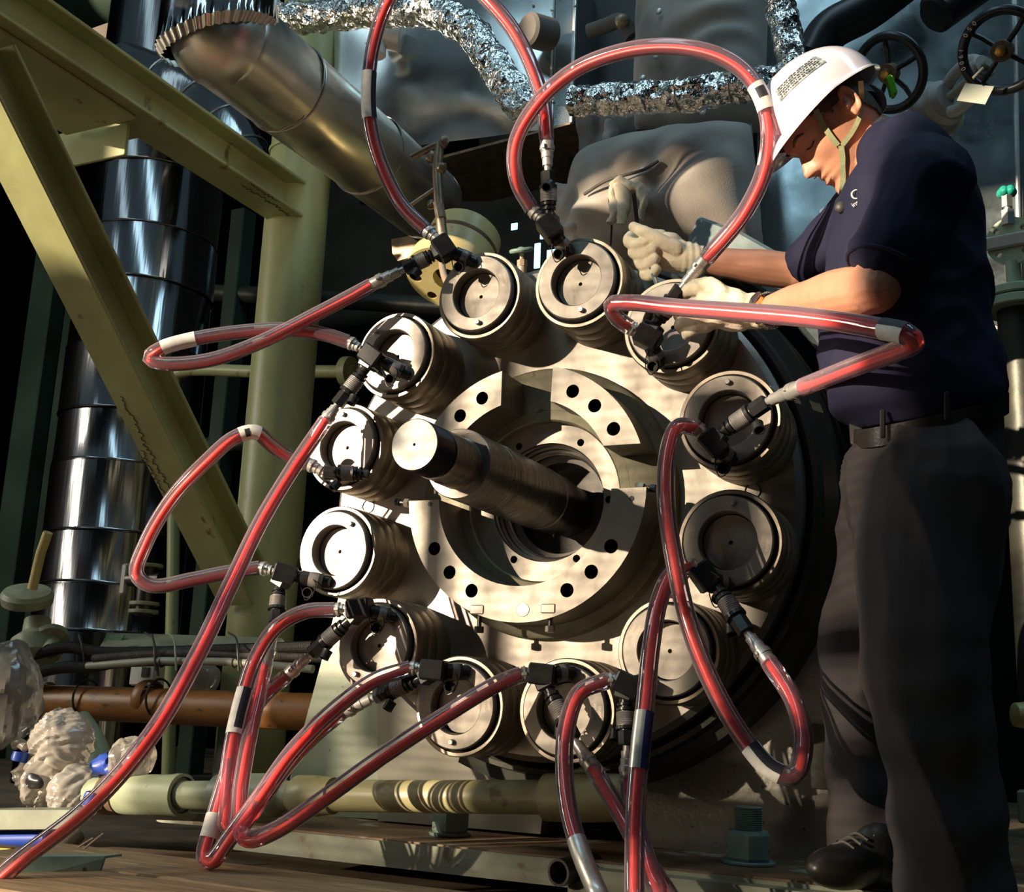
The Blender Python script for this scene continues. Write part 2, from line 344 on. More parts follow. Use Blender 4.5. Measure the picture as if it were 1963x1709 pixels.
# ================================================================== the machine
def part(name, me, m, parent, loc=(0, 0, 0), rot=None):
    o = bpy.data.objects.new(name, me); COL.objects.link(o)
    if m and not me.materials: me.materials.append(MAT(m))
    o.parent = parent; o.location = loc
    if rot: o.rotation_euler = rot
    return o
FY = 0.15                                                     # cover face
cover = thing('end_cover', 'large round bolted steel end cover carrying the ring of hydraulic tensioners', 'machine cover', (0, FY, 0))
m = MB(); m.lathe([(FY + .012, .20), (FY, .33), (FY, .612), (FY + .012, .626), (FY + .20, .626)], seg=128)
m.build('cover_plate', 'steel', cover)
m = MB(); m.lathe([(FY + .02, .20), (.125, .20), (.122, .204), (.120, .330), (.124, .337), (FY + .002, .341)], seg=96); m.build('hub_ring', 'hub_green', cover)
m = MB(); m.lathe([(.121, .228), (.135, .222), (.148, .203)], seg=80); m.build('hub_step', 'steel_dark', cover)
# inner gland plate with four tapped holes round the bore
holes = [at(x, y, .15) for x, y in ((1113, 848), (995, 855), (985, 1072), (1105, 1070), (1167, 957))]
m = MB(); m.plate([circ(0, 0, .203, 96), circ(0, 0, .150, 80)] + [circ(p.x, p.z, .0095, 16) for p in holes], (0, .150, 0), (1, 0, 0), (0, 0, 1), (0, .03, 0)); m.build('gland_plate', 'steel', cover, sharp=20)
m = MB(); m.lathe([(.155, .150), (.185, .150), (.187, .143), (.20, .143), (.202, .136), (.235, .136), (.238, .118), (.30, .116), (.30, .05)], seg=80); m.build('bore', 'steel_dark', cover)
m = MB(); m.lathe([(.160, .1495), (.164, .146), (.168, .1495)], seg=80); m.lathe([(.203, .1355), (.207, .131), (.211, .1355)], seg=80); m.build('seal_ring', 'steel', cover)
for px, py in ((706, 970), (1443, 941)):
    p = at(px, py, FY); m = MB(); m.lathe([(-.002, 0), (-.002, .017), (0, .0185)], p, (0, -1, 0), 24); m.lathe([(-.001, .0185), (.003, .0185), (.003, .017), (-.001, .017)], p, (0, -1, 0), 24); m.build('blanking_plug', 'black_metal', cover)
# casing behind the cover
cas = thing('machine_casing', 'dark barrel casing of the machine behind the round end cover', 'machine casing', (0, .35, -.6))
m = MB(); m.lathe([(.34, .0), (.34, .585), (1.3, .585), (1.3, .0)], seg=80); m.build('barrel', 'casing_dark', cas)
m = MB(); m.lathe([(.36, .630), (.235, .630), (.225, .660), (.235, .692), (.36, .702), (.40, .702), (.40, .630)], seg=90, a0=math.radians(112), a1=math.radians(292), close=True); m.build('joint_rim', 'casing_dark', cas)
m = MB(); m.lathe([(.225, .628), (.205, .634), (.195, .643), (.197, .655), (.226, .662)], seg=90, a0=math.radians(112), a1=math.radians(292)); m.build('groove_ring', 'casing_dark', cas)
m = MB()
rr = [(.735, .85)]
for a0, a1 in ((math.radians(114), math.radians(190)),):
    m.lathe([(.30, .742), (.29, .752), (.29, .835), (.30, .845), (.40, .845), (.40, .742)], seg=9, a0=a0, a1=a1, close=True, axis=(0, 1, 0))
m.build('casing_flange', 'casing_teal', cas, sharp=10)

# ---- split ring segments round the shaft
def arc_block(name, label, a0, a1, clipf, holes, y0=0.0, th=.122):
    pts = []
    out = circ(0, 0, .309, 40, a0, a1); inn = circ(0, 0, .225, 40, a1, a0)
    loop = [clipf(*p) for p in out] + [clipf(*p) for p in inn]
    t = thing(name, label, 'ring segment', (0, th, 0))
    m = MB(); m.plate([loop] + [circ(.265 * math.cos(math.radians(h)), .265 * math.sin(math.radians(h)), .0165, 24) for h in holes], (0, y0, 0), (1, 0, 0), (0, 0, 1), (0, th, 0))
    m.build('ring_block', 'steel', t, sharp=20)
    for h in holes:
        c = V((.265 * math.cos(math.radians(h)), y0, .265 * math.sin(math.radians(h))))
        m = MB(); m.lathe([(.0005, .0163), (.075, .0155), (.083, .0)], c, (0, 1, 0), 24); m.build('bolt_hole', 'black_metal', t)
    return t
clipX = lambda k, s: (lambda x, y: (max(x, k) if s > 0 else min(x, k), y))
def both(cx, sx, cz):
    def f(x, y):
        return (max(x, cx) if sx > 0 else min(x, cx), max(y, cz))
    return f
arc_block('retaining_segment', 'steel ring segment with two bolt holes above the shaft end', math.radians(102.5), math.radians(164), both(-.066, -1, .05), (116.5, 132))
arc_block('retaining_segment', 'steel ring segment with three bolt holes right of the shaft', math.radians(18.5), math.radians(77), both(.066, 1, .098), (62.5, 47.5, 31))
low = arc_block('retaining_segment', 'lower half steel ring with six bolt holes below the shaft', math.radians(-180), math.radians(0), lambda x, y: (x, min(y, -.012 if x < 0 else -.004)), (-150, -134, -117.5, -62.5, -47, -31))
for px, py in ((824, 966), (1211, 955)):
    p = at(px, py, -.0005); m = MB(); m.lathe([(0, 0), (0, .0055), (.0005, .006)], p, (0, -1, 0), 14); m.build('tapped_hole', 'black_gap', low)
p = at(1002, 1168, -.0008); m = MB(); m.lathe([(0, 0), (0, .0155), (.0008, .016)], p, (0, -1, 0), 24); m.build('plug', 'steel_side', low)
for px, py, lb in ((918, 1172, 'left jacking lug with bolt under the split ring'), (1054, 1170, 'right jacking lug with bolt under the split ring')):
    p = at(px, py, .01); t = thing('jacking_lug', lb, 'lug', p)
    m = MB(); m.box(p + V((0, .03, .004)), (.036, .085, .022), bevel=.002); m.build('lug_block', 'steel', t, sharp=25)
    m = MB(); m.cyl(p + V((0, .005, -.006)), p + V((0, .005, -.040)), .0055, seg=12); m.build('bolt_shank', 'steel_dark', t)
    m = MB(); m.cyl(p + V((0, .005, -.034)), p + V((0, .005, -.049)), .0115, seg=6, bev=.001); m.build('bolt_head', 'steel_side' if px > 1000 else 'black_metal', t, sharp=20)
for (px, py), (qx, qy), lb in (((758, 962), (806, 966), 'black jacking bolt left of the lower ring half'), ((1258, 936), (1225, 934), 'jacking bolt right of the lower ring half')):
    a = at(px, py, .03); b = at(qx, qy, .03); d = (b - a).normalized(); t = thing('jacking_bolt', lb, 'bolt', a)
    m = MB(); m.cyl(a, a + d * .014, .010, seg=6, bev=.001); m.build('bolt_head', 'black_metal', t, sharp=20)
    m = MB(); m.cyl(a + d * .014, b, .006, seg=12); m.build('bolt_shank', 'steel_dark', t)
    m = MB(); m.cyl(a + d * .028, a + d * .042, .0115, seg=6, bev=.001); m.build('lock_nut', 'steel_side', t, sharp=20)

# ---- shaft
sh = thing('rotor_shaft', 'stepped steel shaft sticking out of the machine centre towards the viewer', 'shaft', (0, 0, 0))
m = MB(); m.lathe([(-.4985, .0), (-.4985, .003), (-.510, .003), (-.510, .0515)], seg=64); m.build('shaft_end', 'steel_end', sh)
m = MB(); m.lathe([(-.510, .0515), (-.508, .0535)] + [(-.508 + k * .0024, .0535 if k % 2 else .0523) for k in range(1, 30)] + [(-.437, .0535), (-.436, .049), (-.430, .049)], seg=64); m.build('thread', 'black_metal', sh, sharp=20)
m = MB(); m.lathe([(-.430, .049), (-.429, .0542), (-.330, .0545), (-.326, .056), (-.324, .0745), (-.322, .0762), (-.205, .0765), (-.204, .0755), (-.200, .0755), (-.199, .0765), (-.175, .0765), (-.174, .0757), (-.171, .0757), (-.170, .0768), (.085, .0768), (.087, .072), (.105, .072), (.107, .0745), (.19, .0745), (.20, .066), (.32, .066)], seg=80); m.build('journal', 'steel_shaft', sh)
m = MB(); a = V((.0, -.405, -.0530)); m.box(a + V((-.006, .030, 0)), (.015, .055, .0045), bevel=.002); m.build('keyway', 'black_gap', sh)

# ---- twelve hydraulic tensioners on the bolt circle
R0 = .52
ME_body = MB().lathe([(.014, .099), (.014, .1032), (-.010, .1036), (-.013, .1055), (-.013, .1125), (-.009, .1150), (.040, .1150), (.0415, .1140), (.0435, .1140), (.045, .1150), (.085, .1150), (.0865, .1142), (.088, .1150), (.152, .1150)], seg=72).mesh('cylinder_body')
ME_ring = MB().lathe([(.012, .0985), (-.027, .0985), (-.030, .0960), (-.030, .0655), (-.0275, .0635), (.004, .0630)], seg=72).mesh('load_ring')
ME_disc = MB().lathe([(.006, .0628), (.002, .0615), (.0, .0600), (.0, .0048), (.014, .0045), (.014, .0)], seg=64).mesh('piston_disc')
ME_seal = MB().lathe([(.000, .0983), (-.004, .0990), (-.0055, .1010), (-.004, .1034), (.000, .1040)], seg=64).mesh('wiper_seal')
ME_screw = MB().lathe([(.0, .0065), (-.008, .0065), (-.0115, .0052), (-.0115, .0)], seg=14).mesh('bleed_screw')
ME_port = MB().lathe([(0, 0), (0, .0042), (.0006, .0045)], (0, 0, 0), (0, 0, -1), 12).mesh('side_port')
CLOCK = ['half past eleven', 'half past twelve', 'half past one', 'half past two', 'half past three', 'half past four', 'half past five', 'half past six', 'half past seven', 'half past eight', 'half past nine', 'half past ten']
SCREW = [(918, 622), (1116, 597), (1262, 602), (1396, 735), (1405, 967), (1330, 1180), (1150, 1300), (867, 1424), (684, 1291), (677, 1000), (659, 798), (726, 641)]
NUT = []
for k in range(12):
    a = math.radians(105 - 30 * k); c = V((R0 * math.cos(a), 0, R0 * math.sin(a))); NUT.append(c)
    t = thing('hydraulic_tensioner', 'round steel hydraulic stud tensioner at ' + CLOCK[k] + ' on the machine cover', 'stud tensioner', c, 'hydraulic tensioners on the cover bolt circle')
    part('cylinder_body', ME_body, 'steel_side', t); part('load_ring', ME_ring, 'steel_face', t); part('piston_disc', ME_disc, 'steel_face', t); part('wiper_seal', ME_seal, 'black_rubber', t)
    s = at(*SCREW[k], -.030) - c; d = V((s.x, 0, s.z)).normalized() * .081
    o = part('bleed_screw', ME_screw, 'zinc_dull', t, (d.x, -.0295, d.z))
    for q in (-2.1, -1.0, .2, 1.3):
        u = V((math.cos(q), 0, math.sin(q))); mm = part('side_port', ME_port, 'black_gap', t, (u.x * .1148, .063, u.z * .1148), u.to_track_quat('-Z', 'Y').to_euler())

# ---- pedestal, feet and base
ZB = -.812                                                    # top of the base plate
ped = thing('machine_pedestal', 'pale green painted pedestal plate under the left side of the machine', 'pedestal', (-.5, .34, ZB))
def poly(Y, pts): return [at(x, y, Y) for x, y in pts]
m = MB(); m.prism(poly(.34, [(655, 1120), (640, 1180), (556, 1490), (556, 1560), (735, 1570), (735, 1300), (900, 1300), (900, 1120)]), (0, .25, 0)); m.build('foot_plate', 'pale_green2', ped, sharp=20)
m = MB(); m.prism([at(724, 1300, .31), at(724, 1572, .31), at(1036, 1598, .31), at(1040, 1560, .31), at(1030, 1500, .31), at(1018, 1440, .31), at(1000, 1340, .31)], (0, .10, 0)); m.build('web_plate', 'bright_plate', ped, sharp=20)
pr_ = thing('cast_support', 'speckled grey cast support plate under the right side of the machine', 'pedestal', (.5, .34, ZB))
m = MB(); m.prism([at(x, y, .33) for x, y in ((1235, 1400), (1238, 1640), (1700, 1690), (1700, 1200), (1600, 1100), (1520, 1250), (1400, 1340))], (0, .2, 0)); m.build('support_plate', 'cast_plate', pr_, sharp=20)
p = at(1590, 1450, .328); m = MB(); m.box(p, (.08, .02, .14)); m.build('rib', 'casing_dark', pr_)
bs = thing('base_plate', 'rusty pale green steel base plate under the machine', 'base plate', (0, .1, ZB))
m = MB(); m.hexa([V((-.75, -.005, ZB - .060)), V((1.9, -.005, ZB - .060)), V((1.9, 1.2, ZB - .06)), V((-.75, 1.2, ZB - .06)), V((-.75, -.005, ZB - .004)), V((1.9, -.005, ZB - .004)), V((1.9, 1.2, ZB - .004)), V((-.75, 1.2, ZB - .004))]); m.build('plate_edge', 'base_edge', bs)
m = MB(); m.box((.575, .6, ZB - .002), (2.64, 1.19, .004)); m.build('plate_top', 'base_top', bs)
m = MB(); m.hexa([V((.165, -.05, ZB - .075)), V((1.9, -.05, ZB - .075)), V((1.9, -.005, ZB - .075)), V((.165, -.005, ZB - .075)), V((.165, -.05, ZB - .012)), V((1.9, -.05, ZB - .012)), V((1.9, -.005, ZB - .012)), V((.165, -.005, ZB - .012))]); m.build('front_bar', 'base_edge', bs)
def hexnut(p, r, h, mat, stud, lb):
    t = thing('anchor_nut', lb, 'nut', p)
    m = MB(); m.cyl(p, p + V((0, 0, .008)), r * 1.12, seg=32, bev=.002); m.build('washer', mat, t)
    m = MB(); m.lathe([(0, 0), (0, r * .93), (.006, r), (h - .008, r), (h, r * .9), (h, 0)], p + V((0, 0, .008)), (0, 0, 1), 6, rot=.25); m.build('hex_nut', mat, t, sharp=20)
    m = MB(); n = 14; L = stud; m.lathe([(0, r * .58)] + [(L * k / (2 * n), r * (.60 if k % 2 else .545)) for k in range(1, 2 * n)] + [(L, r * .54), (L, 0)], p + V((0, 0, h + .006)), (0, 0, 1), 28); m.build('stud', mat, t, sharp=20)
hexnut(V((.49, .19, ZB)), .052, .062, 'nut_teal', .052, 'teal green anchor nut with threaded stud on the base plate near the trouser leg')
hexnut(at(862, 1606, .18) * V((1, 1, 0)) + V((0, 0, ZB)), .046, .060, 'nut_teal', .05, 'pale green anchor nut below the thick green pipe')
t = thing('pipe_stub', 'small open steel pipe end on the front of the base plate', 'pipe', at(1075, 1672, -.08))
p = at(1070, 1672, -.085); m = MB(); m.lathe([(.13, .028), (0, .028), (0, .0225), (.13, .0225)], p, (.25, 1, .02), 28); m.build('pipe_wall', 'steel_dark', t)
m = MB(); m.lathe([(.06, .0224), (.06, 0)], p, (.25, 1, .02), 28); m.build('pipe_inside', 'black_gap', t)

# engraved marks on the load rings
def mark(s_, size, c, right, up, parent):
    cu = bpy.data.curves.new('mark', 'FONT'); cu.body = s_; cu.size = size; cu.align_x = 'CENTER'; cu.align_y = 'CENTER'
    o = bpy.data.objects.new('mark', cu); COL.objects.link(o); dg = bpy.context.evaluated_depsgraph_get(); me = bpy.data.meshes.new_from_object(o.evaluated_get(dg)); bpy.data.objects.remove(o); bpy.data.curves.remove(cu)
    r = V(right).normalized(); u = V(up).normalized(); n = r.cross(u); me.transform(Matrix(((r.x, u.x, n.x, c.x), (r.y, u.y, n.y, c.y), (r.z, u.z, n.z, c.z), (0, 0, 0, 1)))); me.materials.append(MAT('steel_side')); return link('engraved_mark', me, None, parent)
TENS = [o for o in COL.objects if o.name.startswith('hydraulic_tensioner')]
for k, ang in ((4, -8), (4, 172), (5, 150), (6, 0), (7, 5), (7, 165), (8, -30), (1, 30), (0, 20), (9, 170), (11, 60)):
    a = math.radians(ang); u = V((math.cos(a), 0, math.sin(a))); rt_ = V((u.z, 0, -u.x)); c = NUT[k]
    if u.x < 0: rt_ = rt_ * 1
    mark('izumi', .0125, c + u * .087 + V((0, -.0306, 0)), rt_, u, TENS[k]); mark('M110x4', .0105, c + u * .0735 + V((0, -.0306, 0)), rt_, u, TENS[k])
# ================================================================== hoses and couplings
def proj(p):
    q = p - CAM; d = q.dot(FWD); return (W / 2 + FPX * q.dot(RGT) / d, H / 2 + FPX * q.dot(DWN) / d)
def nearest(P, px):
    return min(range(len(P)), key=lambda i: (proj(P[i])[0] - px[0]) ** 2 + (proj(P[i])[1] - px[1]) ** 2)
RT, RI = .0184, .0088
def ferrule(parent, a, b):
    # a = coupling side, b = hose side
    d = (b - a); L = d.length; d.normalize()
    m = MB(); m.lathe([(0, 0), (0, .0085), (L * .16, .0085), (L * .17, .0125), (L * .40, .0125), (L * .42, .0145), (L * .60, .0145), (L * .62, .0160), (L * .98, .0166), (L, .0160), (L, .006)], a, d, 22)
    o = m.build('ferrule', 'zinc', parent)
    m = MB(); m.lathe([(L * .66, .0166), (L * .66, .0182), (L * .80, .0182), (L * .80, .0166)], a, d, 22)
    x, y, z = frame(d); m.box(a + d * L * .73 + x * .0195, (.009, .007, .011), (x, y, z), bevel=.001); m.box(a + d * L * .73 - x * .0195, (.006, .006, .008), (x, y, z), bevel=.001); m.build('ear_clamp', 'zinc', o)
    x = x
    return o
def hose(label, pts, sleeve=None, ends=(True, True), sleeve_mat='paper', tape=None, rt=RT, ri=RI):
    P = [p if isinstance(p, V) else at(*p) for p in pts]
    t = thing('hydraulic_hose', label, 'hose', P[0], 'clear sleeved red hydraulic hoses')
    core = P[:]
    i0 = 1 if ends[0] else 0; i1 = len(P) - 1 if ends[1] else len(P)
    path = resample(spline(core[i0:i1], 14), .012)
    m = MB(); m.tube(path, rt, 18, caps=False); m.build('clear_sleeve', 'hose_clear', t, sharp=180)
    n = len(path)
    core_path = [p + V((0, 0, -.0042)) * min(1, i / 4, (n - 1 - i) / 4) for i, p in enumerate(path)]
    m = MB(); m.tube(core_path, ri, 14); m.build('red_hose', 'hose_red', t, sharp=60)
    if ends[0]: ferrule(t, P[0], P[1])
    if ends[1]: ferrule(t, P[-1], P[-2])
    if sleeve:
        a, b = sorted((nearest(path, sleeve[0]), nearest(path, sleeve[1]))); b = max(b, a + 3)
        seg = path[a:b + 1]; m = MB(); m.tube(seg, rt + .0006, 20, caps=False); o = m.build('paper_label', sleeve_mat, t, sharp=180)
        # printed side of the label: a strip that faces the floor side of the tube
        if tape:
            k0, k1, off = tape; sg = seg[int(k0 * (len(seg) - 1)):int(k1 * (len(seg) - 1)) + 1]
            if len(sg) > 1:
                vs = []; fs = []
                for i, p in enumerate(sg):
                    T = (sg[min(i + 1, len(sg) - 1)] - sg[max(i - 1, 0)]).normalized(); cdir = (CAM - p).normalized(); cdir = (cdir - T * cdir.dot(T)).normalized(); side = T.cross(cdir)
                    for k in range(6):
                        an = off + (k / 5 - .5) * 1.1; vs.append(p + (cdir * math.cos(an) + side * math.sin(an)) * (rt + .0010))
                for i in range(len(sg) - 1):
                    for k in range(5): fs.append((i * 6 + k, i * 6 + k + 1, (i + 1) * 6 + k + 1, (i + 1) * 6 + k))
                MB().add(vs, fs).build('printed_mark', 'blue_print' if sleeve_mat == 'zinc' else 'ink', o)
    return t
def hexc(mb, a, d, L, r, rot=0.0): return mb.lathe([(0, 0), (0, r * .92), (.0015, r), (L - .0015, r), (L, r * .92), (L, 0)], a, d, 6, rot=rot)
def coupler(t, a, b, cap=True, side=1):
    # quick coupler from block face a to ferrule joint b
    d = b - a; L = d.length; d.normalize(); x, y, z = frame(d); k = 1.25
    m = MB(); m.lathe([(0, 0), (0, .0095 * k), (.14 * L, .0095 * k), (.15 * L, .0135 * k), (.20 * L, .0135 * k), (.21 * L, .0105 * k), (.24 * L, .0105 * k), (.25 * L, .0150 * k), (.30 * L, .0150 * k), (.31 * L, .0125 * k), (.34 * L, .0125 * k), (.34 * L, 0)], a, d, 20); m.build('nipple', 'black_metal', t)
    m = MB(); m.lathe([(.33 * L, .010 * k), (.33 * L, .0158 * k)] + [(L * (.34 + .018 * j), .0206 if j % 2 else .0194) for j in range(15)] + [(.62 * L, .0158 * k), (.62 * L, .010 * k)], a, d, 24); m.build('grip_sleeve', 'grey_sleeve', t, sharp=25)
    m = MB(); m.lathe([(.61 * L, .0), (.61 * L, .0172 * k), (.68 * L, .0178 * k), (.69 * L, .012 * k), (.72 * L, .012 * k)], a, d, 22); hexc(m, a + d * .71 * L, d, .29 * L, .0180); m.build('hex_body', 'black_metal', t, sharp=25)
    if cap:
        e = a + d * .66 * L + (y * -.026 + x * .010 * side); f = (V((0, -.5, -1)) * .7 + d * .3).normalized()
        m = MB(); m.lathe([(0, 0), (0, .0105 * k), (.004, .0120), (.022, .0120), (.022, .0095), (.006, .0095)], e, f, 20); o = m.build('dust_plug', 'black_rubber', t)
        m = MB(); m.tube(spline([a + d * .60 * L + y * -.016, a + d * .63 * L + y * -.026 + x * .012 * side, e + f * .004]), .0016, 6); m.build('lanyard', 'black_rubber', o)
def tee(label, blk, outlet, hoseP, coup0, coup1, by=-.085, cap=True, size=(.058, .050, .046)):
    B = at(*blk, by); t = thing('tee_coupling', label, 'coupling', B, 'hydraulic tee couplings on the tensioners')
    Hh = at(*hoseP[:2], hoseP[2]); hd = (B - Hh).normalized(); x, y, z = frame(hd)
    m = MB(); m.box(B, (size[1], size[2], size[0]), (x, y, z), bevel=.004); m.box(B + (at(*coup0, by) - B) * .45, (.038, .040, .040), frame((at(*coup0, by) - B).normalized()), bevel=.003); m.build('tee_block', 'black_metal', t, sharp=25)
    O = at(*outlet, -.036); d = (O - B); L = d.length; d.normalize(); x, y, z = frame(d)
    m = MB(); m.lathe([(0, 0), (0, .0150), (.38 * L, .0150), (.39 * L, .0180), (.58 * L, .0180), (.58 * L, 0)], B, d, 20); m.lathe([(.80 * L, 0), (.80 * L, .0188), (.90 * L, .0195), (.92 * L, .0125), (L + .008, .0125), (L + .008, 0)], B, d, 20); m.build('outlet_body', 'black_metal', t)
    m = MB(); m.lathe([(.57 * L, .010), (.57 * L, .0182), (.66 * L, .0194), (.78 * L, .0194), (.81 * L, .0182), (.81 * L, .01)], B, d, 24); m.build('outlet_sleeve', 'grey_sleeve', t)
    if cap:
        # open dust cap hanging on a wire loop beneath the outlet
        e = B + d * .62 * L + V((0, -.014, -.034)); f = (CAM - e).normalized() + V((-.25, 0, .15)); f.normalize()
        m = MB(); m.lathe([(-.016, 0), (-.016, .0125), (0, .0130), (0, .0105), (-.012, .0100), (-.012, 0)], e, f, 22); o = m.build('dust_cap', 'black_rubber', t)
        q = B + d * .72 * L
        m = MB(); m.tube(spline([q + V((0, -.018, .004)), q + V((.014, -.018, -.010)) , e + V((.016, .006, .002)), e + V((.008, .006, -.012))]), .0013, 6); m.tube(spline([B + d * .42 * L + V((-.004, -.015, -.004)), e + V((-.017, .002, .006)), e + V((-.006, .004, -.018)), e + V((.006, .004, -.014))]), .0013, 6); m.build('wire_loop', 'black_metal', o)
    coupler(t, at(*coup0, by), at(*coup1[:2], coup1[2]))
    return t
# tees: block, outlet end on the tensioner ring, hose joint, coupler start, coupler end
tee('tee coupling on the tensioner at half past ten', (714, 684), (778, 716), (692, 668, -.09), (704, 703), (646, 776, -.11))
tee('tee coupling above the tensioner at half past eleven', (852, 476), (905, 500), (843, 463, -.09), (838, 485), (776, 515, -.10))
tee('tee coupling above the tensioner at half past twelve', (1054, 438), (1088, 482), (1043, 424, -.09), (1053, 415), (1050, 328, -.11))
tee('tee coupling on the tensioner the worker is handling', (1242, 648), (1262, 695), (1226, 640, -.09), (1256, 622), (1306, 552, -.12))
tee('tee coupling on the tensioner at half past two', (1366, 852), (1402, 880), (1352, 836, -.09), (1378, 832), (1470, 770, -.12))
tee('tee coupling on the tensioner at half past three', (1350, 1104), (1396, 1124), (1340, 1090, -.09), (1372, 1122), (1432, 1212, -.12))
tee('tee coupling on the tensioner at half past four', (1204, 1312), (1240, 1306), (1188, 1304, -.09), (1198, 1334), (1202, 1428, -.10), cap=False)
tee('tee coupling on the tensioner at half past five', (1040, 1292), (1094, 1288), (1022, 1290, -.09), (1050, 1316), (1100, 1416, -.11), cap=False)
tee('tee coupling on the tensioner at half past six', (832, 1284), (890, 1288), (812, 1282, -.09), (806, 1300), (720, 1336, -.09))
tee('tee coupling on the tensioner at half past seven', (690, 1166), (752, 1182), (670, 1168, -.09), (670, 1188), (598, 1252, -.09))
tee('tee coupling on the tensioner at half past eight', (546, 1100), (628, 1116), (526, 1094, -.10), (536, 1120), (528, 1192, -.11))
t = thing('quick_coupler', 'single black quick coupler on the tensioner at half past nine', 'coupling', at(640, 908, -.09))
coupler(t, at(706, 908, -.044), at(622, 906, -.085))
# hoses (coupling joint, tube start, ..., tube end, coupling joint)
hose('long hose running from the lower left corner up to the tensioner at half past ten', [(-60, 1735, -.75), (30, 1655, -.72), (170, 1545, -.66), (290, 1408, -.58), (378, 1256, -.48), (440, 1125, -.38), (500, 1000, -.28), (560, 900, -.20), (624, 806, -.13), (646, 776, -.11)], ends=(False, True), rt=.0190)
hose('hose looping far left between half past ten and half past eleven', [(692, 668, -.09), (668, 655, -.10), (620, 640, -.13), (545, 631, -.18), (450, 637, -.24), (370, 650, -.29), (308, 668, -.33), (286, 685, -.33), (308, 696, -.32), (400, 690, -.27), (500, 655, -.22), (610, 600, -.16), (712, 546, -.12), (776, 515, -.10)], sleeve=((314, 667), (378, 649)))
hose('tall hose looping out of the top between half past eleven and half past twelve', [(843, 463, -.09), (816, 440, -.10), (772, 395, -.13), (735, 325, -.17), (712, 250, -.20), (706, 180, -.22), (715, 90, -.23), (745, 0, -.24), (800, -72, -.24), (870, -60, -.24), (930, -5, -.23), (985, 60, -.21), (1022, 135, -.18), (1042, 205, -.15), (1048, 268, -.12), (1050, 328, -.11)], sleeve=((703, 142), (708, 226)), tape=(0, 1, .9))
hose('big loop hose between half past twelve and the worker', [(1043, 424, -.09), (1020, 402, -.10), (990, 345, -.13), (988, 275, -.16), (1028, 200, -.19), (1100, 135, -.22), (1200, 97, -.24), (1300, 90, -.25), (1385, 110, -.25), (1440, 152, -.24), (1472, 225, -.22), (1468, 315, -.19), (1428, 405, -.16), (1352, 498, -.13), (1306, 552, -.12)], sleeve=((1447, 160), (1474, 208)), tape=(.38, .62, -.3))
hose('near hose crossing in front of the worker waist with a sharp bend at right', [(1226, 640, -.09), (1208, 628, -.10), (1180, 606, -.13), (1172, 585, -.15), (1205, 580, -.18), (1300, 589, -.25), (1420, 598, -.34), (1560, 610, -.44), (1680, 628, -.52), (1740, 642, -.55), (1752, 655, -.54), (1720, 672, -.49), (1640, 702, -.37), (1540, 741, -.22), (1470, 770, -.12)], sleeve=((1690, 630), (1742, 643)), tape=(0, 1, -.9))
hose('hose hanging in a long loop below half past two', [(1352, 836, -.09), (1336, 820, -.10), (1300, 818, -.14), (1280, 870, -.18), (1277, 960, -.21), (1292, 1070, -.24), (1325, 1210, -.26), (1375, 1330, -.27), (1430, 1420, -.27), (1480, 1475, -.27), (1522, 1486, -.26), (1540, 1430, -.24), (1525, 1350, -.20), (1474, 1268, -.14), (1432, 1212, -.12)], sleeve=((1438, 1430), (1496, 1482)), tape=(0, 1, -.5))
hose('hose dropping straight down out of the frame from half past three', [(1340, 1090, -.09), (1322, 1084, -.10), (1290, 1098, -.15), (1264, 1150, -.20), (1248, 1240, -.24), (1238, 1340, -.27), (1228, 1430, -.30), (1218, 1560, -.33), (1216, 1680, -.36), atz(1217, 1745, -.835), atz(1230, 1815, -.836), atz(1262, 1828, -.836), atz(1280, 1780, -.836), atz(1266, 1718, -.832), (1240, 1645, -.20), (1210, 1540, -.12), (1203, 1490, -.10), (1202, 1428, -.10)], sleeve=((1231, 1368), (1224, 1474)), sleeve_mat='zinc', tape=(0, 1, -.7))
hose('hose leaving the frame bottom left of the straight hose, from half past four', [(1188, 1304, -.09), (1164, 1304, -.10), (1112, 1326, -.14), (1086, 1395, -.19), (1082, 1480, -.23), (1092, 1560, -.27), (1116, 1640, -.31), atz(1152, 1725, -.834), atz(1190, 1830, -.836), atz(1262, 1890, -.836), atz(1322, 1850, -.836), atz(1312, 1770, -.836), atz(1278, 1708, -.826), (1226, 1628, -.18), (1190, 1560, -.15), (1136, 1470, -.12), (1100, 1416, -.11)], sleeve=((1104, 1612), (1160, 1745)), sleeve_mat='zinc')
hose('lower of the two crossing hoses, running from half past five to half past six', [(1022, 1290, -.09), (1000, 1292, -.10), (950, 1312, -.14), (860, 1366, -.20), (740, 1444, -.27), (620, 1530, -.33), (530, 1590, -.37), (478, 1608, -.38), (462, 1590, -.37), (484, 1556, -.35), (540, 1478, -.27), (600, 1412, -.18), (654, 1366, -.12), (720, 1336, -.09)])
hose('upper of the two crossing hoses, running from half past six to half past seven', [(812, 1282, -.09), (786, 1280, -.10), (720, 1302, -.15), (640, 1360, -.22), (560, 1440, -.29), (500, 1524, -.34), (440, 1606, -.38), (406, 1650, -.39), (392, 1640, -.385), (404, 1590, -.37), (430, 1500, -.32), (460, 1410, -.25), (500, 1340, -.17), (548, 1296, -.11), (598, 1252, -.09)], sleeve=((400, 1610), (412, 1560)))
hose('hose arching down from half past seven to the coupler at half past eight', [(670, 1168, -.09), (642, 1168, -.10), (585, 1172, -.13), (530, 1202, -.17), (490, 1262, -.21), (464, 1340, -.25), (444, 1430, -.29), (434, 1520, -.33), (436, 1586, -.36), (450, 1580, -.35), (462, 1500, -.31), (478, 1410, -.26), (494, 1340, -.20), (508, 1275, -.14), (528, 1192, -.11)], sleeve=((468, 1316), (446, 1404)), sleeve_mat='paper', tape=(.02, .98, -.35))
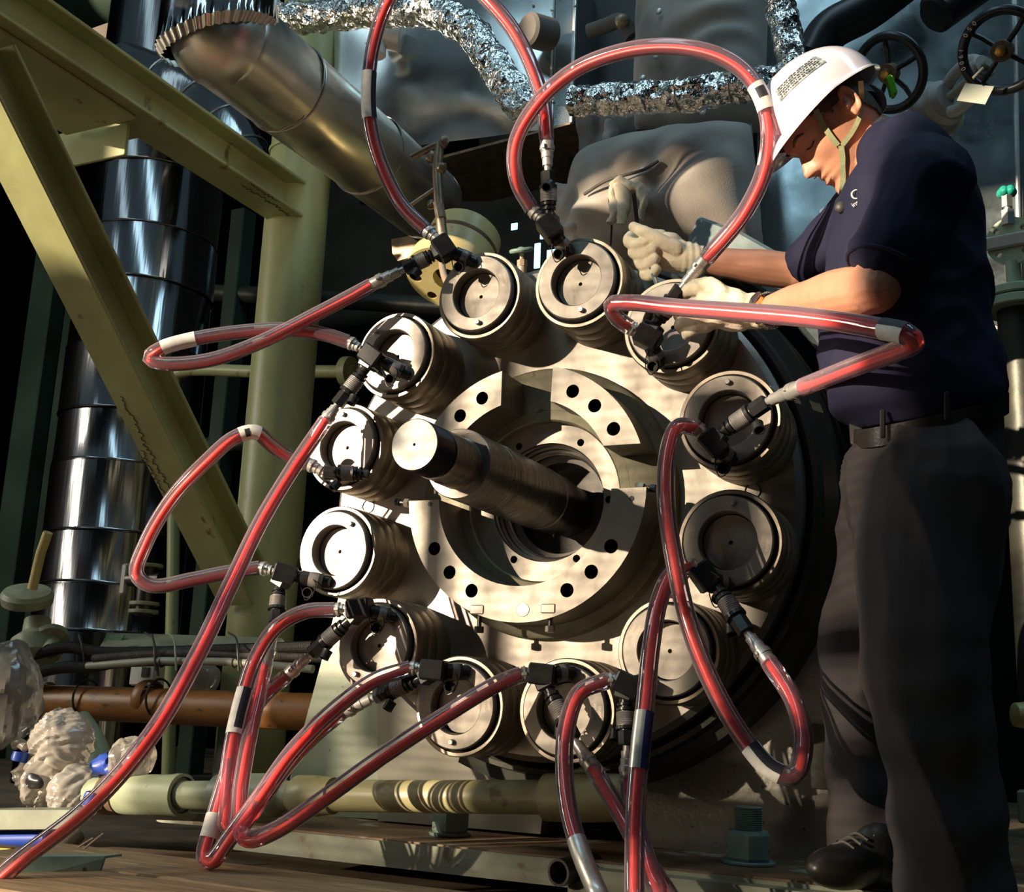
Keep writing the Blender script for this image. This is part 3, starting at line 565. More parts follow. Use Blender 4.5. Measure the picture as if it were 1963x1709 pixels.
hose('bent hose at far left between half past eight and half past nine', [(526, 1094, -.10), (498, 1088, -.11), (440, 1096, -.15), (370, 1110, -.20), (290, 1122, -.25), (262, 1100, -.27), (280, 1040, -.27), (330, 955, -.27), (400, 880, -.26), (450, 838, -.24), (490, 828, -.21), (520, 852, -.17), (552, 874, -.13), (590, 888, -.10), (622, 906, -.085)], sleeve=((465, 834), (492, 832)), tape=(.3, .6, 0))
# ================================================================== steelwork on the left
def ibeam(name, label, p0, p1, up, h, b, tw, tf, mat, cat='steel beam'):
    p0 = V(p0); p1 = V(p1); x, y, a = frame(p1 - p0, up); L = (p1 - p0).length   # y ~ up, x = side
    t = thing(name, label, cat, p0)
    c = (p0 + p1) / 2
    m = MB(); m.box(c + y * (h / 2 - tf / 2), (b, tf, L), (x, y, a), bevel=.003); m.build('upper_flange', mat, t, sharp=25)
    m = MB(); m.box(c - y * (h / 2 - tf / 2), (b, tf, L), (x, y, a), bevel=.003); m.build('lower_flange', mat, t, sharp=25)
    m = MB(); m.box(c, (tw, h - 2 * tf, L), (x, y, a)); m.build('web', mat, t, sharp=25)
    return t, x, y, a
CX, CY, CR = -1.50, 1.0, .122
t = thing('steel_column', 'round olive painted steel column left of the machine', 'column', (CX, CY, -.95))
m = MB(); m.cyl((CX, CY, -.95), (CX, CY, 2.6), CR, seg=48); m.build('shaft', 'olive_paint', t)
m = MB(); m.lathe([(0, CR), (.0, CR + .006), (.012, CR + .008), (.02, CR)], (CX, CY, at(520, 350, CY).z + .09), (0, 0, 1), 48); m.build('weld_bead', 'olive_paint', t)
zb = at(520, 388, .90).z
bm_end = V((CX + .02, CY - .08, zb)); bm_far = V((CX + .02, -1.9, zb))
t, bx_, by_, ba_ = ibeam('steel_beam', 'olive I-beam running overhead from the round column to the upper left', bm_end, bm_far, (0, 0, 1), .150, .150, .012, .014, 'olive_paint')
# marker-pen note on the underside of the beam
def scribble(parent, o, ux, uy, rows, mat='ink', r=.0016, s=.02):
    rnd = random.Random(5)
    for j, n in enumerate(rows):
        m = MB(); P = []
        for i in range(n * 3): P.append(V(o) + V(ux) * (i * s * .36) + V(uy) * (-j * s * 1.5 + (rnd.random() - .5) * s * (1.1 if i % 3 else .5)))
        m.tube(spline(P, 3), r, 4); m.build('pen_note', mat, parent)
scribble(t, at(372, 312, .60) * V((0, 1, 0)) + V((CX + .055, 0, zb - .0762)), (0, 1, 0), (-1, 0, 0), (15, 8), s=.021, r=.0012)
b0 = atx(472, 1135, CX); b1 = atx(-40, 108, CX)
t, x_, y_, a_ = ibeam('steel_brace', 'olive diagonal steel brace rising from the column foot to the upper left', b0, b1, (0, 0, 1), .150, .150, .012, .014, 'olive_paint')
c_ = b0 + (b1 - b0) * .255
scribble(t, c_ - y_ * .0762 - x_ * .03, (b0 - b1).normalized() * -1, x_, (17, 8), s=.021, r=.0012)
t = thing('steel_strut', 'short olive strut between the overhead beam and the diagonal brace', 'steel strut', (CX, 0, zb))
q = at(226, 262, 0); yb = None
dd = ray(232, 262); k = (CX - .03 - CAM.x) / dd.x; q = CAM + dd * k
m = MB(); m.box(q + V((-.40, 0, -.005)), (.86, .012, .13), bevel=.002); m.box(q + V((-.40, .05, .055)), (.86, .10, .012), bevel=.002); m.build('strut_bar', 'olive_paint', t, sharp=25)
m = MB(); m.box(V((CX - .10, q.y - .55, zb - .083)), (.30, 1.05, .012), bevel=.002); m.build('gusset_plate', 'olive_paint', t, sharp=25)

# ---- tall insulated pipe with shiny cladding
pc = at(285, 500, 1.75); PR = .335
t = thing('insulated_pipe', 'tall vertical pipe clad in shiny sheet metal behind the steelwork', 'insulated pipe', (pc.x, pc.y, -1.0))
zs = [-1.0] + [at(240, y, 1.75).z for y in (1215, 1128, 1032, 905, 812, 690, 578, 480, 372)] + [at(285, 240, 1.75).z, 2.6, 3.2]
zs = sorted(zs)
for i, (z0, z1) in enumerate(zip(zs, zs[1:])):
    m = MB(); r = PR + (.004 if i % 2 else 0)
    m.lathe([(z0, r), (z0 + .004, r + .003), (z0 + .010, r), (z1 - .008, r - .001), (z1 - .003, r - .006), (z1 + .002, r - .006)], (pc.x, pc.y, 0), (0, 0, 1), 72); jitter(m, .006, 3.0, i * 3.1); m.build('cladding_sheet', 'cladding_tall', t, sharp=40)
t = thing('insulated_elbow', 'dark curved clad pipe bend above the tall insulated pipe', 'insulated pipe', at(400, 260, 1.6))
P = spline([at(470, 330, 1.5), at(425, 250, 1.45), at(350, 185, 1.4), at(240, 140, 1.4)], 8); m = MB(); m.tube(P, .15, 32); m.build('bend', 'cladding_tall', t)
for i in (3, 8, 13, 18): m = MB(); m.torus(P[i], P[i + 1] - P[i], .151, .006, 40, 6); m.build('band', 'zinc_dull', t)

# ---- clad duct with mitred elbow, running along the machine axis
D1 = at(822, 392, .95); rD = .140
def duct_y(px):
    lo, hi = -1.5, .95
    for _ in range(40):
        mid = (lo + hi) / 2
        if proj(V((D1.x, mid, D1.z)))[0] < px: lo = mid
        else: hi = mid
    return lo
yN = duct_y(432)
t = thing('clad_duct', 'shiny clad duct with mitred elbow slanting across the upper left', 'duct', (D1.x, .4, D1.z))
ys = [yN, duct_y(545), duct_y(552), duct_y(690), D1.y]
for i, (a, b) in enumerate(((yN - .0, duct_y(552)), (duct_y(545), duct_y(708)), (duct_y(702), D1.y))):
    m = MB(); n = 18
    def fn(u, v, a=a, b=b, i=i):
        th = 2 * PI * u; y0 = a
        if i == 0: y0 = a - .0 - math.sin(th) * -.0
        y = y0 + (b - y0) * v; r = rD + .003 * (1 - v) - .002 * i
        if i == 0 and v < .001: r -= .004
        q = V((math.cos(th) * 1.3, y * 2.0, math.sin(th) * 1.3 + i * 7)); r += .006 * noise.noise(q) + .003 * noise.noise(q * 3.1)
        return V((D1.x + r * math.cos(th), y, D1.z + r * math.sin(th)))
    m.grid(fn, 64, 30, wrap=True); m.build('duct_sheet', 'cladding_warm', t, sharp=60)
for px in (549, 705):
    m = MB(); m.torus((D1.x, duct_y(px), D1.z), (0, 1, 0), rD + .002, .0028, 56, 6); m.build('seam_band', 'zinc_dull', t)
m = MB(); m.lathe([(0, 0), (0, rD - .004)], (D1.x, D1.y - .01, D1.z), (0, 1, 0), 48); m.build('end_cap', 'cladding_warm', t)
# upright stub, its lower edge crimped round the elbow
sc_ = V((D1.x, yN, D1.z)); sc_.y = yN - .03
m = MB()
def stub(u, v):
    th = 2 * PI * u; low = -.105 + .11 * (.5 + .5 * math.sin(th)) + .07 * (.5 + .5 * math.cos(th)) - .0
    z = sc_.z + low + (1.2 - low) * v ** 1.4; r = .158 + (.0035 * math.sin(40 * th) * max(0, 1 - v * 14)) + .004 * noise.noise(V((math.cos(th) * 2, math.sin(th) * 2, z * 3)))
    return V((sc_.x + r * math.cos(th), sc_.y + r * math.sin(th), z))
m.grid(stub, 160, 24, wrap=True); m.build('upright_stub', 'cladding', t, sharp=60)
m = MB()
def crimp(u, v):
    th = 2 * PI * u; low = -.105 + .11 * (.5 + .5 * math.sin(th)) + .07 * (.5 + .5 * math.cos(th)); r = .158 + (.0035 * math.sin(40 * th)) - .020 * v + .004 * noise.noise(V((math.cos(th) * 2, math.sin(th) * 2, (sc_.z + low) * 3)))
    return V((sc_.x + r * math.cos(th), sc_.y + r * math.sin(th), sc_.z + low - .025 * v))
m.grid(crimp, 320, 3, wrap=True); m.ell(sc_ + V((0, .015, -.01)), (.139, .145, .137), seg=36, rings=24); m.build('crimped_collar', 'cladding_warm', t, sharp=60)

# ---- foil wrapped pipes
def foilpipe(label, pts, r, amp=.012):
    P = resample(spline([at(*p) for p in pts], 12), .008)
    t = thing('foil_wrapped_pipe', label, 'foil pipe', P[0]); m = MB(); m.tube(P, r, 40)
    for i, p in enumerate(m.v):
        q = p * 26; m.v[i] = p + V((noise.noise(q), noise.noise(q + V((9, 9, 9))), noise.noise(q + V((3, 7, 1))))) * amp + V((noise.noise(p * 70), noise.noise(p * 70 + V((4, 4, 4))), noise.noise(p * 70 - V((4, 4, 4))))) * amp * .45
    m.build('foil_skin', 'foil', t, sharp=18)
    for k in (.25, .55, .8):
        i = int(k * (len(P) - 2)); m = MB(); m.torus(P[i], P[i + 1] - P[i], r * 1.02, .0022, 30, 5); m.build('tie_wire', 'zinc_dull', t)
foilpipe('crinkled foil wrapped pipe bending down at the top centre', [(520, 38, .50), (620, 30, .50), (730, 22, .50), (830, 22, .50), (895, 55, .48), (935, 105, .47), (975, 165, .46), (1012, 220, .45)], .053)
foilpipe('horizontal foil wrapped pipe between the panel and the hard hat', [(1098, 196, .42), (1180, 190, .42), (1300, 182, .42), (1400, 168, .42), (1500, 158, .42)], .046)
foilpipe('steep foil wrapped pipe above the hard hat', [(1488, -30, .50), (1502, 40, .50), (1516, 100, .50), (1530, 160, .50)], .042, .009)

# ---- polished cladding boxes
t = thing('cladding_box', 'polished sheet metal box hanging behind the foil pipe', 'cladding box', at(950, 200, 1.0))
YB = .98
front = [(640, -60), (1100, -60), (1100, 234), (848, 300), (770, 252), (715, 160), (668, 60)]
def curved(pts, Y, depth, mat, name, bulge=.0):
    m = MB(); m.prism([at(x, y, Y) for x, y in pts], (0, depth, 0)); return m.build(name, mat, t, sharp=20)
m = MB()
c0 = [at(x, y, YB) for x, y in ((640, -60), (1060, -60), (1060, 246), (640, 300))]
def pan(u, v):
    p = c0[0].lerp(c0[1], u).lerp(c0[3].lerp(c0[2], u), v); k = .05 * math.sin(PI * v) * math.sin(PI * u)
    return p + V((0, -k + .010 * noise.noise(V((u * 3, v * 3, 2))), 0))
m.grid(pan, 40, 40); m.build('front_sheet', 'cladding_box', t, sharp=180)
m = MB(); m.prism([at(x, y, YB + .004) for x, y in ((1058, -60), (1100, -60), (1100, 234), (1058, 246))], (0, .36, 0)); m.build('side_sheet', 'cladding_box', t, sharp=20)
m = MB(); a, b = at(1100, -60, YB - .004), at(1100, 236, YB - .004); m.box((a + b) / 2, (.012, .016, (b - a).length), bevel=.002); m.build('corner_angle', 'zinc', t, sharp=25)
m = MB(); a, b = at(1059, -60, YB - .004), at(1059, 246, YB - .004); m.box((a + b) / 2, (.005, .008, (b - a).length)); m.build('standing_seam', 'zinc', t)
m = MB(); m.prism([at(x, y, YB) for x, y in ((640, 306), (848, 303), (1100, 236), (1100, 232), (848, 298), (640, 300))], (0, .40, 0)); m.build('bottom_sheet', 'bronze', t, sharp=20)
for px, py in ((1058, 20), (1058, 70), (1058, 130), (1058, 190), (1102, 12), (1022, 62), (1022, 10)):
    p = at(px, py, YB - .010); m = MB(); m.lathe([(0, .006), (-.004, .005), (-.006, 0)], p, (0, 1, 0), 10); m.build('rivet', 'zinc', t)
m = MB(); a, b = at(700, 84, YB - .03), at(1062, 38, YB - .02); m.tube([a, b], .004, 6); m.build('lap_joint', 'zinc', t)
t = thing('metal_wall_cladding', 'large dull polished metal panel behind the worker', 'cladding panel', at(1700, 300, .95))
c1 = [at(x, y, .95) for x, y in ((1462, -60), (1946, -60), (1960, 640), (1456, 474))]
m = MB()
def pan2(u, v):
    p = c1[0].lerp(c1[1], u).lerp(c1[3].lerp(c1[2], u), v); return p + V((0, .012 * noise.noise(V((u * 3, v * 3, 5))) - .02 * math.sin(PI * u), 0))
m.grid(pan2, 40, 40); m.build('front_sheet', 'cladding_panel', t, sharp=180)
m = MB(); m.prism([c1[0] + V((0, .003, 0)), c1[3] + V((0, .003, 0)), c1[3] + V((-.012, .003, 0)), c1[0] + V((-.012, .003, 0))], (0, .3, 0)); m.build('edge_trim', 'zinc', t)
m = MB(); m.prism([c1[3] + V((0, .003, 0)), c1[2] + V((0, .003, 0)), c1[2] + V((0, .003, -.010)), c1[3] + V((0, .003, -.010))], (0, .3, 0)); m.build('bottom_trim', 'zinc', t)
m = MB(); m.tube([at(1944, -60, .93), at(1955, 560, .93)], .007, 8); m.build('standing_seam', 'zinc', t)
m = MB(); m.prism([at(1946, -60, .96), at(2100, -60, .96), at(2100, 640, .96), at(1960, 640, .96)], (0, .02, 0)); m.build('return_sheet', 'cladding_panel', t)
t = thing('dark_backdrop', 'added dark sheet behind the blankets, left of the polished panel', 'backdrop', at(1440, 250, 1.2))
m = MB(); m.prism([at(x, y, 1.2) for x, y in ((1090, -60), (1480, -60), (1480, 520), (1090, 520))], (0, .4, 0)); m.build('backdrop_sheet', 'pipe_black', t)  # dark sheet added so the gaps between the blankets stay dark

# ---- grey insulation blankets on the nozzle
def pillow(t, name, pts, Y, bulge, mat, seed, nf=7.0, fold=.010):
    a, b, c, d = [at(x, y, Y) for x, y in pts]; m = MB()
    def f(sgn):
        def g(u, v):
            p = a.lerp(b, u).lerp(d.lerp(c, u), v); e = (max(0, 1 - abs(2 * u - 1) ** 2.6) * max(0, 1 - abs(2 * v - 1) ** 2.6)) ** .5
            q = V((u * 2.4 + seed, v * 2.4, seed)); w_ = noise.noise(q) * .5
            fo = fold * math.sin((u * .8 + v * 1.2 + w_) * nf * 2) * e + fold * 1.4 * noise.noise(V((u * 5 + seed, v * 5, 1)))
            return p + V((0, sgn * (bulge * e + fo * (1 if sgn < 0 else 0)), 0))
        return g
    m.grid(f(-1), 48, 48); m.grid(f(1), 16, 16); return m.build(name, mat, t, sharp=180)
t = thing('insulation_blanket', 'bulging grey insulation blanket right behind the raised glove', 'insulation blanket', at(1300, 400, .75))
pillow(t, 'quilted_body', [(1105, 300), (1440, 235), (1470, 520), (1085, 540)], .78, .24, 'blanket', 1.3)
for pts in ([(1180, 330), (1232, 326), (1240, 420)], ):
    pass
for i, (px, py) in enumerate(((1234, 325), (1348, 215))):
    p = at(px, py, .55); m = MB(); m.lathe([(0, 0), (0, .011), (-.004, .010), (-.006, .004), (-.006, 0)], p, (0, 1, 0), 16); m.build('lacing_button', 'zinc_dull', t)
m = MB(); m.tube(spline([at(1120, 372, .56), at(1165, 345, .53), at(1234, 325, .52), at(1262, 308, .53)]), .005, 8); m.build('lacing_cord', 'cable_grey', t)
t = thing('cloth_tie', 'knotted white cloth tie on the grey insulation blanket', 'cloth tie', at(1200, 390, .55))
for q, rr_ in (([(1172, 362), (1180, 395), (1172, 430)], .016), ([(1184, 352), (1196, 390), (1192, 430)], .020), ([(1192, 358), (1226, 360), (1232, 390), (1228, 418)], .012), ([(1174, 358), (1190, 350), (1214, 358)], .014)):
    P = spline([at(x, y, .50) for x, y in q], 6); m = MB(); m.tube(P, rr_, 12, rfun=lambda k, r=rr_: r * (.65 + .5 * math.sin(PI * k))); jitter(m, .010, 30, rr_ * 100); m.build('cloth_fold', 'glove', t, sharp=60)
m = MB(); m.tube(spline([at(1168, 380, .515), at(1172, 430, .51), at(1170, 470, .52)]), .004, 6); m.tube(spline([at(1215, 372, .51), at(1222, 430, .51)]), .006, 6); m.build('dark_tie_cord', 'cable_black', t)  # dark strands along the edges of the cloth folds
t = thing('insulation_blanket', 'upper grey insulation blanket under the big hose loop', 'insulation blanket', at(1330, 90, .8))
pillow(t, 'quilted_body', [(1225, -70), (1475, -70), (1465, 255), (1215, 250)], .86, .15, 'blanket', 4.1)
for px, py in ((1263, 22), (1258, 108), (1232, 150)):
    p = at(px, py, .70); m = MB(); m.lathe([(0, 0), (0, .011), (-.004, .010), (-.006, .004), (-.006, 0)], p, (0, 1, 0), 16); m.build('lacing_button', 'zinc_dull', t)
t = thing('insulation_blanket', 'small tan insulation blanket below the brass trough', 'insulation blanket', at(1120, 420, .70))
pillow(t, 'quilted_body', [(1065, 350), (1215, 375), (1210, 500), (1072, 492)], .70, .10, 'blanket', 8.7)
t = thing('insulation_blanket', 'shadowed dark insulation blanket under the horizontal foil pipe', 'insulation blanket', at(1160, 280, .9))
pillow(t, 'quilted_body', [(1100, 190), (1260, 190), (1240, 345), (1120, 345)], .92, .08, 'blanket_dark', 6.2)  # darker copy of the blanket material; the shade is put into its colour
m = MB(); m.ell(at(1168, 270, .80), (.022, .03, .07)); m.ell(at(1160, 310, .80), (.026, .03, .05)); jitter(m, .02, 24); m.build('cloth_knot', 'blanket', t, sharp=60)
t = thing('pipe_elbow', 'small dark threaded elbow left of the upper blanket', 'pipe elbow', at(1180, 50, .9))
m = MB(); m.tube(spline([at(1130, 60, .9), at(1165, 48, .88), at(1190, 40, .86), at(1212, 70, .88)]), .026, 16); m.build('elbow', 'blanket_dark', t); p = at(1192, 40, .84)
m = MB(); m.ell(p, (.024, .024, .024)); m.build('cap', 'copper_tan', t)
t = thing('valve_block', 'dim grey valve body behind the first foil pipe', 'valve', at(740, 85, .85))
m = MB(); a = at(715, 62, .85); m.cyl(a, a + V((.10, .05, -.02)), .055, seg=24, bev=.006); m.cyl(a + V((.02, 0, .05)), a + V((.03, 0, -.11)), .030, seg=18, bev=.004); jitter(m, .004, 20); m.build('body', 'valve_grey', t)
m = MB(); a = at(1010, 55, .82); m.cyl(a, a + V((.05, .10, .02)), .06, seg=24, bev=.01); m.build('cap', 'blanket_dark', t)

# ---- cream flanged nozzle with bolt holes
fc = at(858, 536, .62); ax = (RGT * .27 - DWN * .79 + FWD * .55).normalized()
t = thing('flanged_nozzle', 'cream yellow flanged nozzle with bolt holes behind the top left tensioner', 'flange', fc)
x, y, a = frame(ax)
m = MB(); m.plate([circ(0, 0, .142, 56), circ(0, 0, .05, 32)] + [circ(.108 * math.cos(2 * PI * i / 8 + .3), .108 * math.sin(2 * PI * i / 8 + .3), .0165, 18) for i in range(8)], fc, x, y, a * .055); m.build('flange_ring', 'cream', t, sharp=25)
for i in range(8):
    h = fc + x * .108 * math.cos(2 * PI * i / 8 + .3) + y * .108 * math.sin(2 * PI * i / 8 + .3); m = MB(); m.lathe([(.002, .0163), (.03, .0155), (.034, 0)], h, a, 18); m.build('bolt_hole', 'rust', t)
m = MB(); m.lathe([(.050, .142), (.060, .141), (.068, .130), (.13, .126), (.132, .120), (.140, .120), (.142, .124), (.205, .120), (.218, .108), (.218, 0)], fc, a, 56); m.build('nozzle_body', 'cream', t)
m = MB(); m.lathe([(.128, .1265), (.132, .1280), (.140, .1280), (.144, .1265)], fc, a, 56); m.build('gasket', 'rust', t)
m = MB(); m.lathe([(.03, .05), (.03, 0)], fc, a, 32); m.build('bore', 'black_gap', t)
# ---- bronze T-handle valve with rod
t = thing('t_handle_valve', 'weathered bronze T-handle valve stem in front of the clad duct', 'valve', at(845, 360, .40))
S = .40
m = MB(); m.tube([at(842, 275, S), at(838, 330, S), at(842, 400, S), at(850, 462, S)], .0155, 12); m.build('stem', 'bronze', t)
m = MB(); m.tube([at(788, 302, S - .02), at(815, 288, S - .01), at(858, 268, S)], .011, 10); m.ell(at(850, 272, S), (.016, .016, .022)); m.build('cross_handle', 'bronze', t)
for q_, r_ in (((828, 300), (.02, .018, .022)), ((846, 322), (.017, .017, .02)), ((826, 392), (.014, .014, .014))):
    m = MB(); m.ell(at(*q_, S), r_); jitter(m, .006, 60); m.build('lump', 'bronze', t)
m = MB(); m.cyl(at(840, 388, S), at(846, 420, S), .017, seg=8); m.build('packing_nut', 'bronze', t)
m = MB(); m.tube([at(788, 392, S - .03), at(835, 360, S)], .006, 8); m.build('side_rod', 'copper_tan', t)
t = thing('copper_line', 'tan bent tube dropping from the bronze valve to the tensioner', 'tube', at(850, 470, .32))
m = MB(); m.tube(spline([at(848, 450, .38), at(846, 490, .30), at(852, 530, .24), at(868, 560, .20)], 8), .010, 12); m.build('tube', 'copper_tan', t)
t = thing('bracket_plate', 'small folded metal bracket left of the cream nozzle', 'bracket', at(770, 480, .55))
m = MB(); m.prism([at(x, y, .55) for x, y in ((750, 458), (785, 452), (800, 462), (795, 490), (762, 500), (752, 485))], (0, .012, 0)); m.build('plate', 'bronze', t)
t = thing('handwheel_valve', 'tiny green handwheel valve between the two top tensioners', 'valve', at(1000, 520, .45))
p = at(1000, 480, .42); m = MB(); m.torus(p, (0, -.4, 1), .030, .007, 24, 8); m.ell(p, (.016, .016, .010)); m.build('wheel', 'nut_teal', t)
m = MB(); m.cyl(p, at(1001, 500, .42), .007, seg=10); m.cyl(at(1001, 500, .42), at(1001, 512, .42), .016, seg=8); m.cyl(at(1001, 510, .42), at(1000, 540, .42), .014, seg=16); m.build('valve_body', 'copper_tan', t)

# ---- right hand side valves
def handwheel(label, c, n, R, seg=5, rot=.3, mat='wheel_black'):
    x, y, a = frame(n); t = thing('valve_handwheel', label, 'handwheel', c)
    m = MB(); m.torus(c, a, R, R * .13, 56, 14); m.build('rim', mat, t)
    for i in range(seg):
        u = x * math.cos(rot + 2 * PI * i / seg) + y * math.sin(rot + 2 * PI * i / seg); m = MB(); m.tube([c - a * R * .02 + u * R * .22, c + u * R * .60 - a * R * .10, c + u * R * .92], R * .07, 8); m.build('spoke', mat, t)
    m = MB(); m.lathe([(-.25 * R, 0), (-.25 * R, .14 * R), (-.16 * R, .16 * R), (-.16 * R, .27 * R), (.12 * R, .27 * R), (.12 * R, 0)], c, -a, 24); m.build('hub', 'rust', t)
    m = MB(); m.lathe([(0, 0), (0, .13 * R), (.12 * R, .13 * R), (.14 * R, .08 * R), (.14 * R, 0)], c + a * .16 * R, a, 6); m.build('stem_nut', 'brass', t)
    return t, x, y, a
W1 = at(1922, 97, .50); n1 = (CAM - W1).normalized() + V((-.30, -.1, -.15)); n1.normalize()
t, x, y, a = handwheel('black valve handwheel with brass nut in the upper right corner', W1, n1, .100, 4, .75)
# cast size marks on the rim
def text_mesh(s, size, depth=.0008):
    cu = bpy.data.curves.new('lettering', 'FONT'); cu.body = s; cu.size = size; cu.extrude = depth; cu.align_x = 'CENTER'; cu.align_y = 'CENTER'
    o = bpy.data.objects.new('lettering', cu); COL.objects.link(o); dg = bpy.context.evaluated_depsgraph_get(); me = bpy.data.meshes.new_from_object(o.evaluated_get(dg)); bpy.data.objects.remove(o); bpy.data.curves.remove(cu); return me
def letter(s, size, c, right, up, mat, parent, name='lettering'):
    me = text_mesh(s, size); r = V(right).normalized(); u = V(up); u = (u - r * u.dot(r)).normalized(); n = r.cross(u); M = Matrix(((r.x, u.x, n.x, c[0]), (r.y, u.y, n.y, c[1]), (r.z, u.z, n.z, c[2]), (0, 0, 0, 1)))
    me.transform(M); me.materials.append(MAT(mat)); return link(name, me, None, parent)
for ch, an in (('0', 118), ('S', 128), ('0', 138), ('1', 160), ('6', 169), ('0', 178), ('0', 187)):
    th = math.radians(an); u = x * -math.cos(th) * -1 + y * math.sin(th); c = W1 + u * .100 + a * .0132; letter(ch, .017, c, a.cross(u) * -1, u, 'zinc_dull', t)
m = MB(); m.tube([at(1865, 150, .46), at(1885, 130, .46)], .004, 8); m.build('wire_tie', 'conduit', t)
W2 = at(1705, 140, .62); n2 = (CAM - W2).normalized() + V((-.55, 0, -.1)); n2.normalize()
handwheel('black valve handwheel half hidden behind the hard hat', W2, n2, .100, 5, .1)
t = thing('gate_valve', 'grey gate valve yoke below the corner handwheel', 'valve', at(1830, 190, .65))
v0 = at(1905, 110, .55); v1 = at(1790, 215, .75); d = (v1 - v0).normalized(); x, y, a = frame(d)
m = MB(); m.cyl(v0 + d * .02, v0 + d * .20, .013, seg=12); m.build('stem', 'conduit', t)
for s in (-1, 1):
    m = MB(); m.tube(spline([v0 + d * .05 + y * .018 * s, v0 + d * .09 + y * .052 * s, v0 + d * .16 + y * .055 * s, v0 + d * .21 + y * .035 * s], 6), .017, 12); m.build('yoke_arm', 'valve_grey', t)
m = MB(); m.cyl(v0 + d * .035, v0 + d * .065, .034, seg=20, bev=.004); m.build('yoke_head', 'valve_grey', t)
m = MB(); m.lathe([(.185, 0), (.185, .045), (.20, .062), (.225, .066), (.24, .085), (.262, .085), (.265, .06), (.36, .055), (.36, 0)], v0, d, 28); m.build('bonnet', 'valve_grey', t)
m = MB(); q = at(1870, 180, .50); m.box(q, (.082, .004, .05), frame((V((-.3, -1, .1))), V((.55, 0, 1)))[0:1] + frame((V((-.3, -1, .1))), V((.55, 0, 1)))[2:3] + frame((V((-.3, -1, .1))), V((.55, 0, 1)))[1:2]); m.build('tag_plate', 'conduit', t)
t = thing('black_pipe', 'black pipe above the hard hat leading up out of the frame', 'pipe', at(1620, 40, .85))
m = MB(); m.tube(spline([at(1560, 110, .80), at(1590, 60, .80), at(1660, 20, .80), at(1740, -40, .80)], 8), .062, 28); m.build('pipe_bend', 'pipe_black', t)
t = thing('black_pipe', 'thick black capped pipe left of the corner handwheel', 'pipe', at(1800, 20, .75))
m = MB(); m.cyl(at(1788, 30, .70), at(1900, -50, .80), .058, seg=28, bev=.012); m.build('pipe_body', 'pipe_black', t)
t = thing('needle_valve', 'small needle valve with teal cap right of the worker back', 'valve', at(1932, 420, .50))
m = MB(); c = at(1930, 368, .50); n_ = 5
for i in range(n_):
    u = V((math.cos(2 * PI * i / n_ + .4), math.sin(2 * PI * i / n_ + .4), 0)); m.ell(c + u * .013, (.012, .012, .013), seg=10, rings=8)
m.ell(c, (.016, .016, .014), seg=12, rings=8); m.build('cap', 'teal_cap', t)
m = MB(); m.cyl(at(1930, 376, .50), at(1931, 398, .50), .014, seg=6); m.cyl(at(1931, 398, .50), at(1932, 404, .50), .010, seg=14); m.cyl(at(1932, 404, .50), at(1933, 432, .50), .017, seg=6); m.build('valve_body', 'zinc_dull', t, sharp=25)
t = thing('blind_flange', 'mint green round flange with bolt holes beside the worker back', 'flange', at(1938, 462, .50))
c = at(1938, 461, .50); nn = V((-.18, -1, -.12)).normalized(); x, y, a = frame(nn)
m = MB(); m.plate([circ(0, 0, .060, 40)] + [circ(.043 * math.cos(k), .043 * math.sin(k), .008, 14) for k in (.75, 2.4, 3.9, 5.5)], c, x, y, -a * .02); m.build('flange_disc', 'flange_mint', t, sharp=25)
m = MB(); m.box(c + a * .006 - y * .0, (.12, .034, .012), (x, y, a), bevel=.004); m.build('cross_band', 'valve_grey', t, sharp=25)
m = MB(); m.cyl(c + V((0, .02, -.05)), c + V((0, .02, -.13)), .019, seg=20); m.build('neck', 'flange_mint', t)
t = thing('pipe_flange', 'dim green pipe flange pair low behind the worker back', 'flange', at(1940, 590, .52))
c = at(1950, 560, .55); m = MB(); m.cyl(c, c + V((0, 0, -.022)), .085, seg=44, bev=.003); m.build('upper_disc', 'flange_mint', t)
m = MB(); m.cyl(c + V((0, 0, -.026)), c + V((0, 0, -.05)), .085, seg=44, bev=.003); m.build('lower_disc', 'flange_mint', t)
m = MB(); m.cyl(c + V((0, 0, -.05)), c + V((0, 0, -1.0)), .05, seg=32); m.build('riser', 'casing_dark', t)
t = thing('yellow_cap', 'yellowish pipe cap at the right edge behind the trouser leg', 'pipe cap', at(1955, 1375, .40))
p = at(1955, 1370, .40); m = MB(); m.lathe([(0, 0), (0, .012), (.006, .026), (.045, .030), (.06, .026), (.06, 0)], p + V((-.015, -.02, 0)), (1, .5, 0), 20); m.build('cap', 'cream', t)
t = thing('electrical_box', 'dim pale box low at the right edge', 'box', at(1955, 1545, .5))
m = MB(); p = at(1965, 1545, .5); m.box(p, (.03, .05, .07), bevel=.004); m.build('box_shell', 'tray', t)

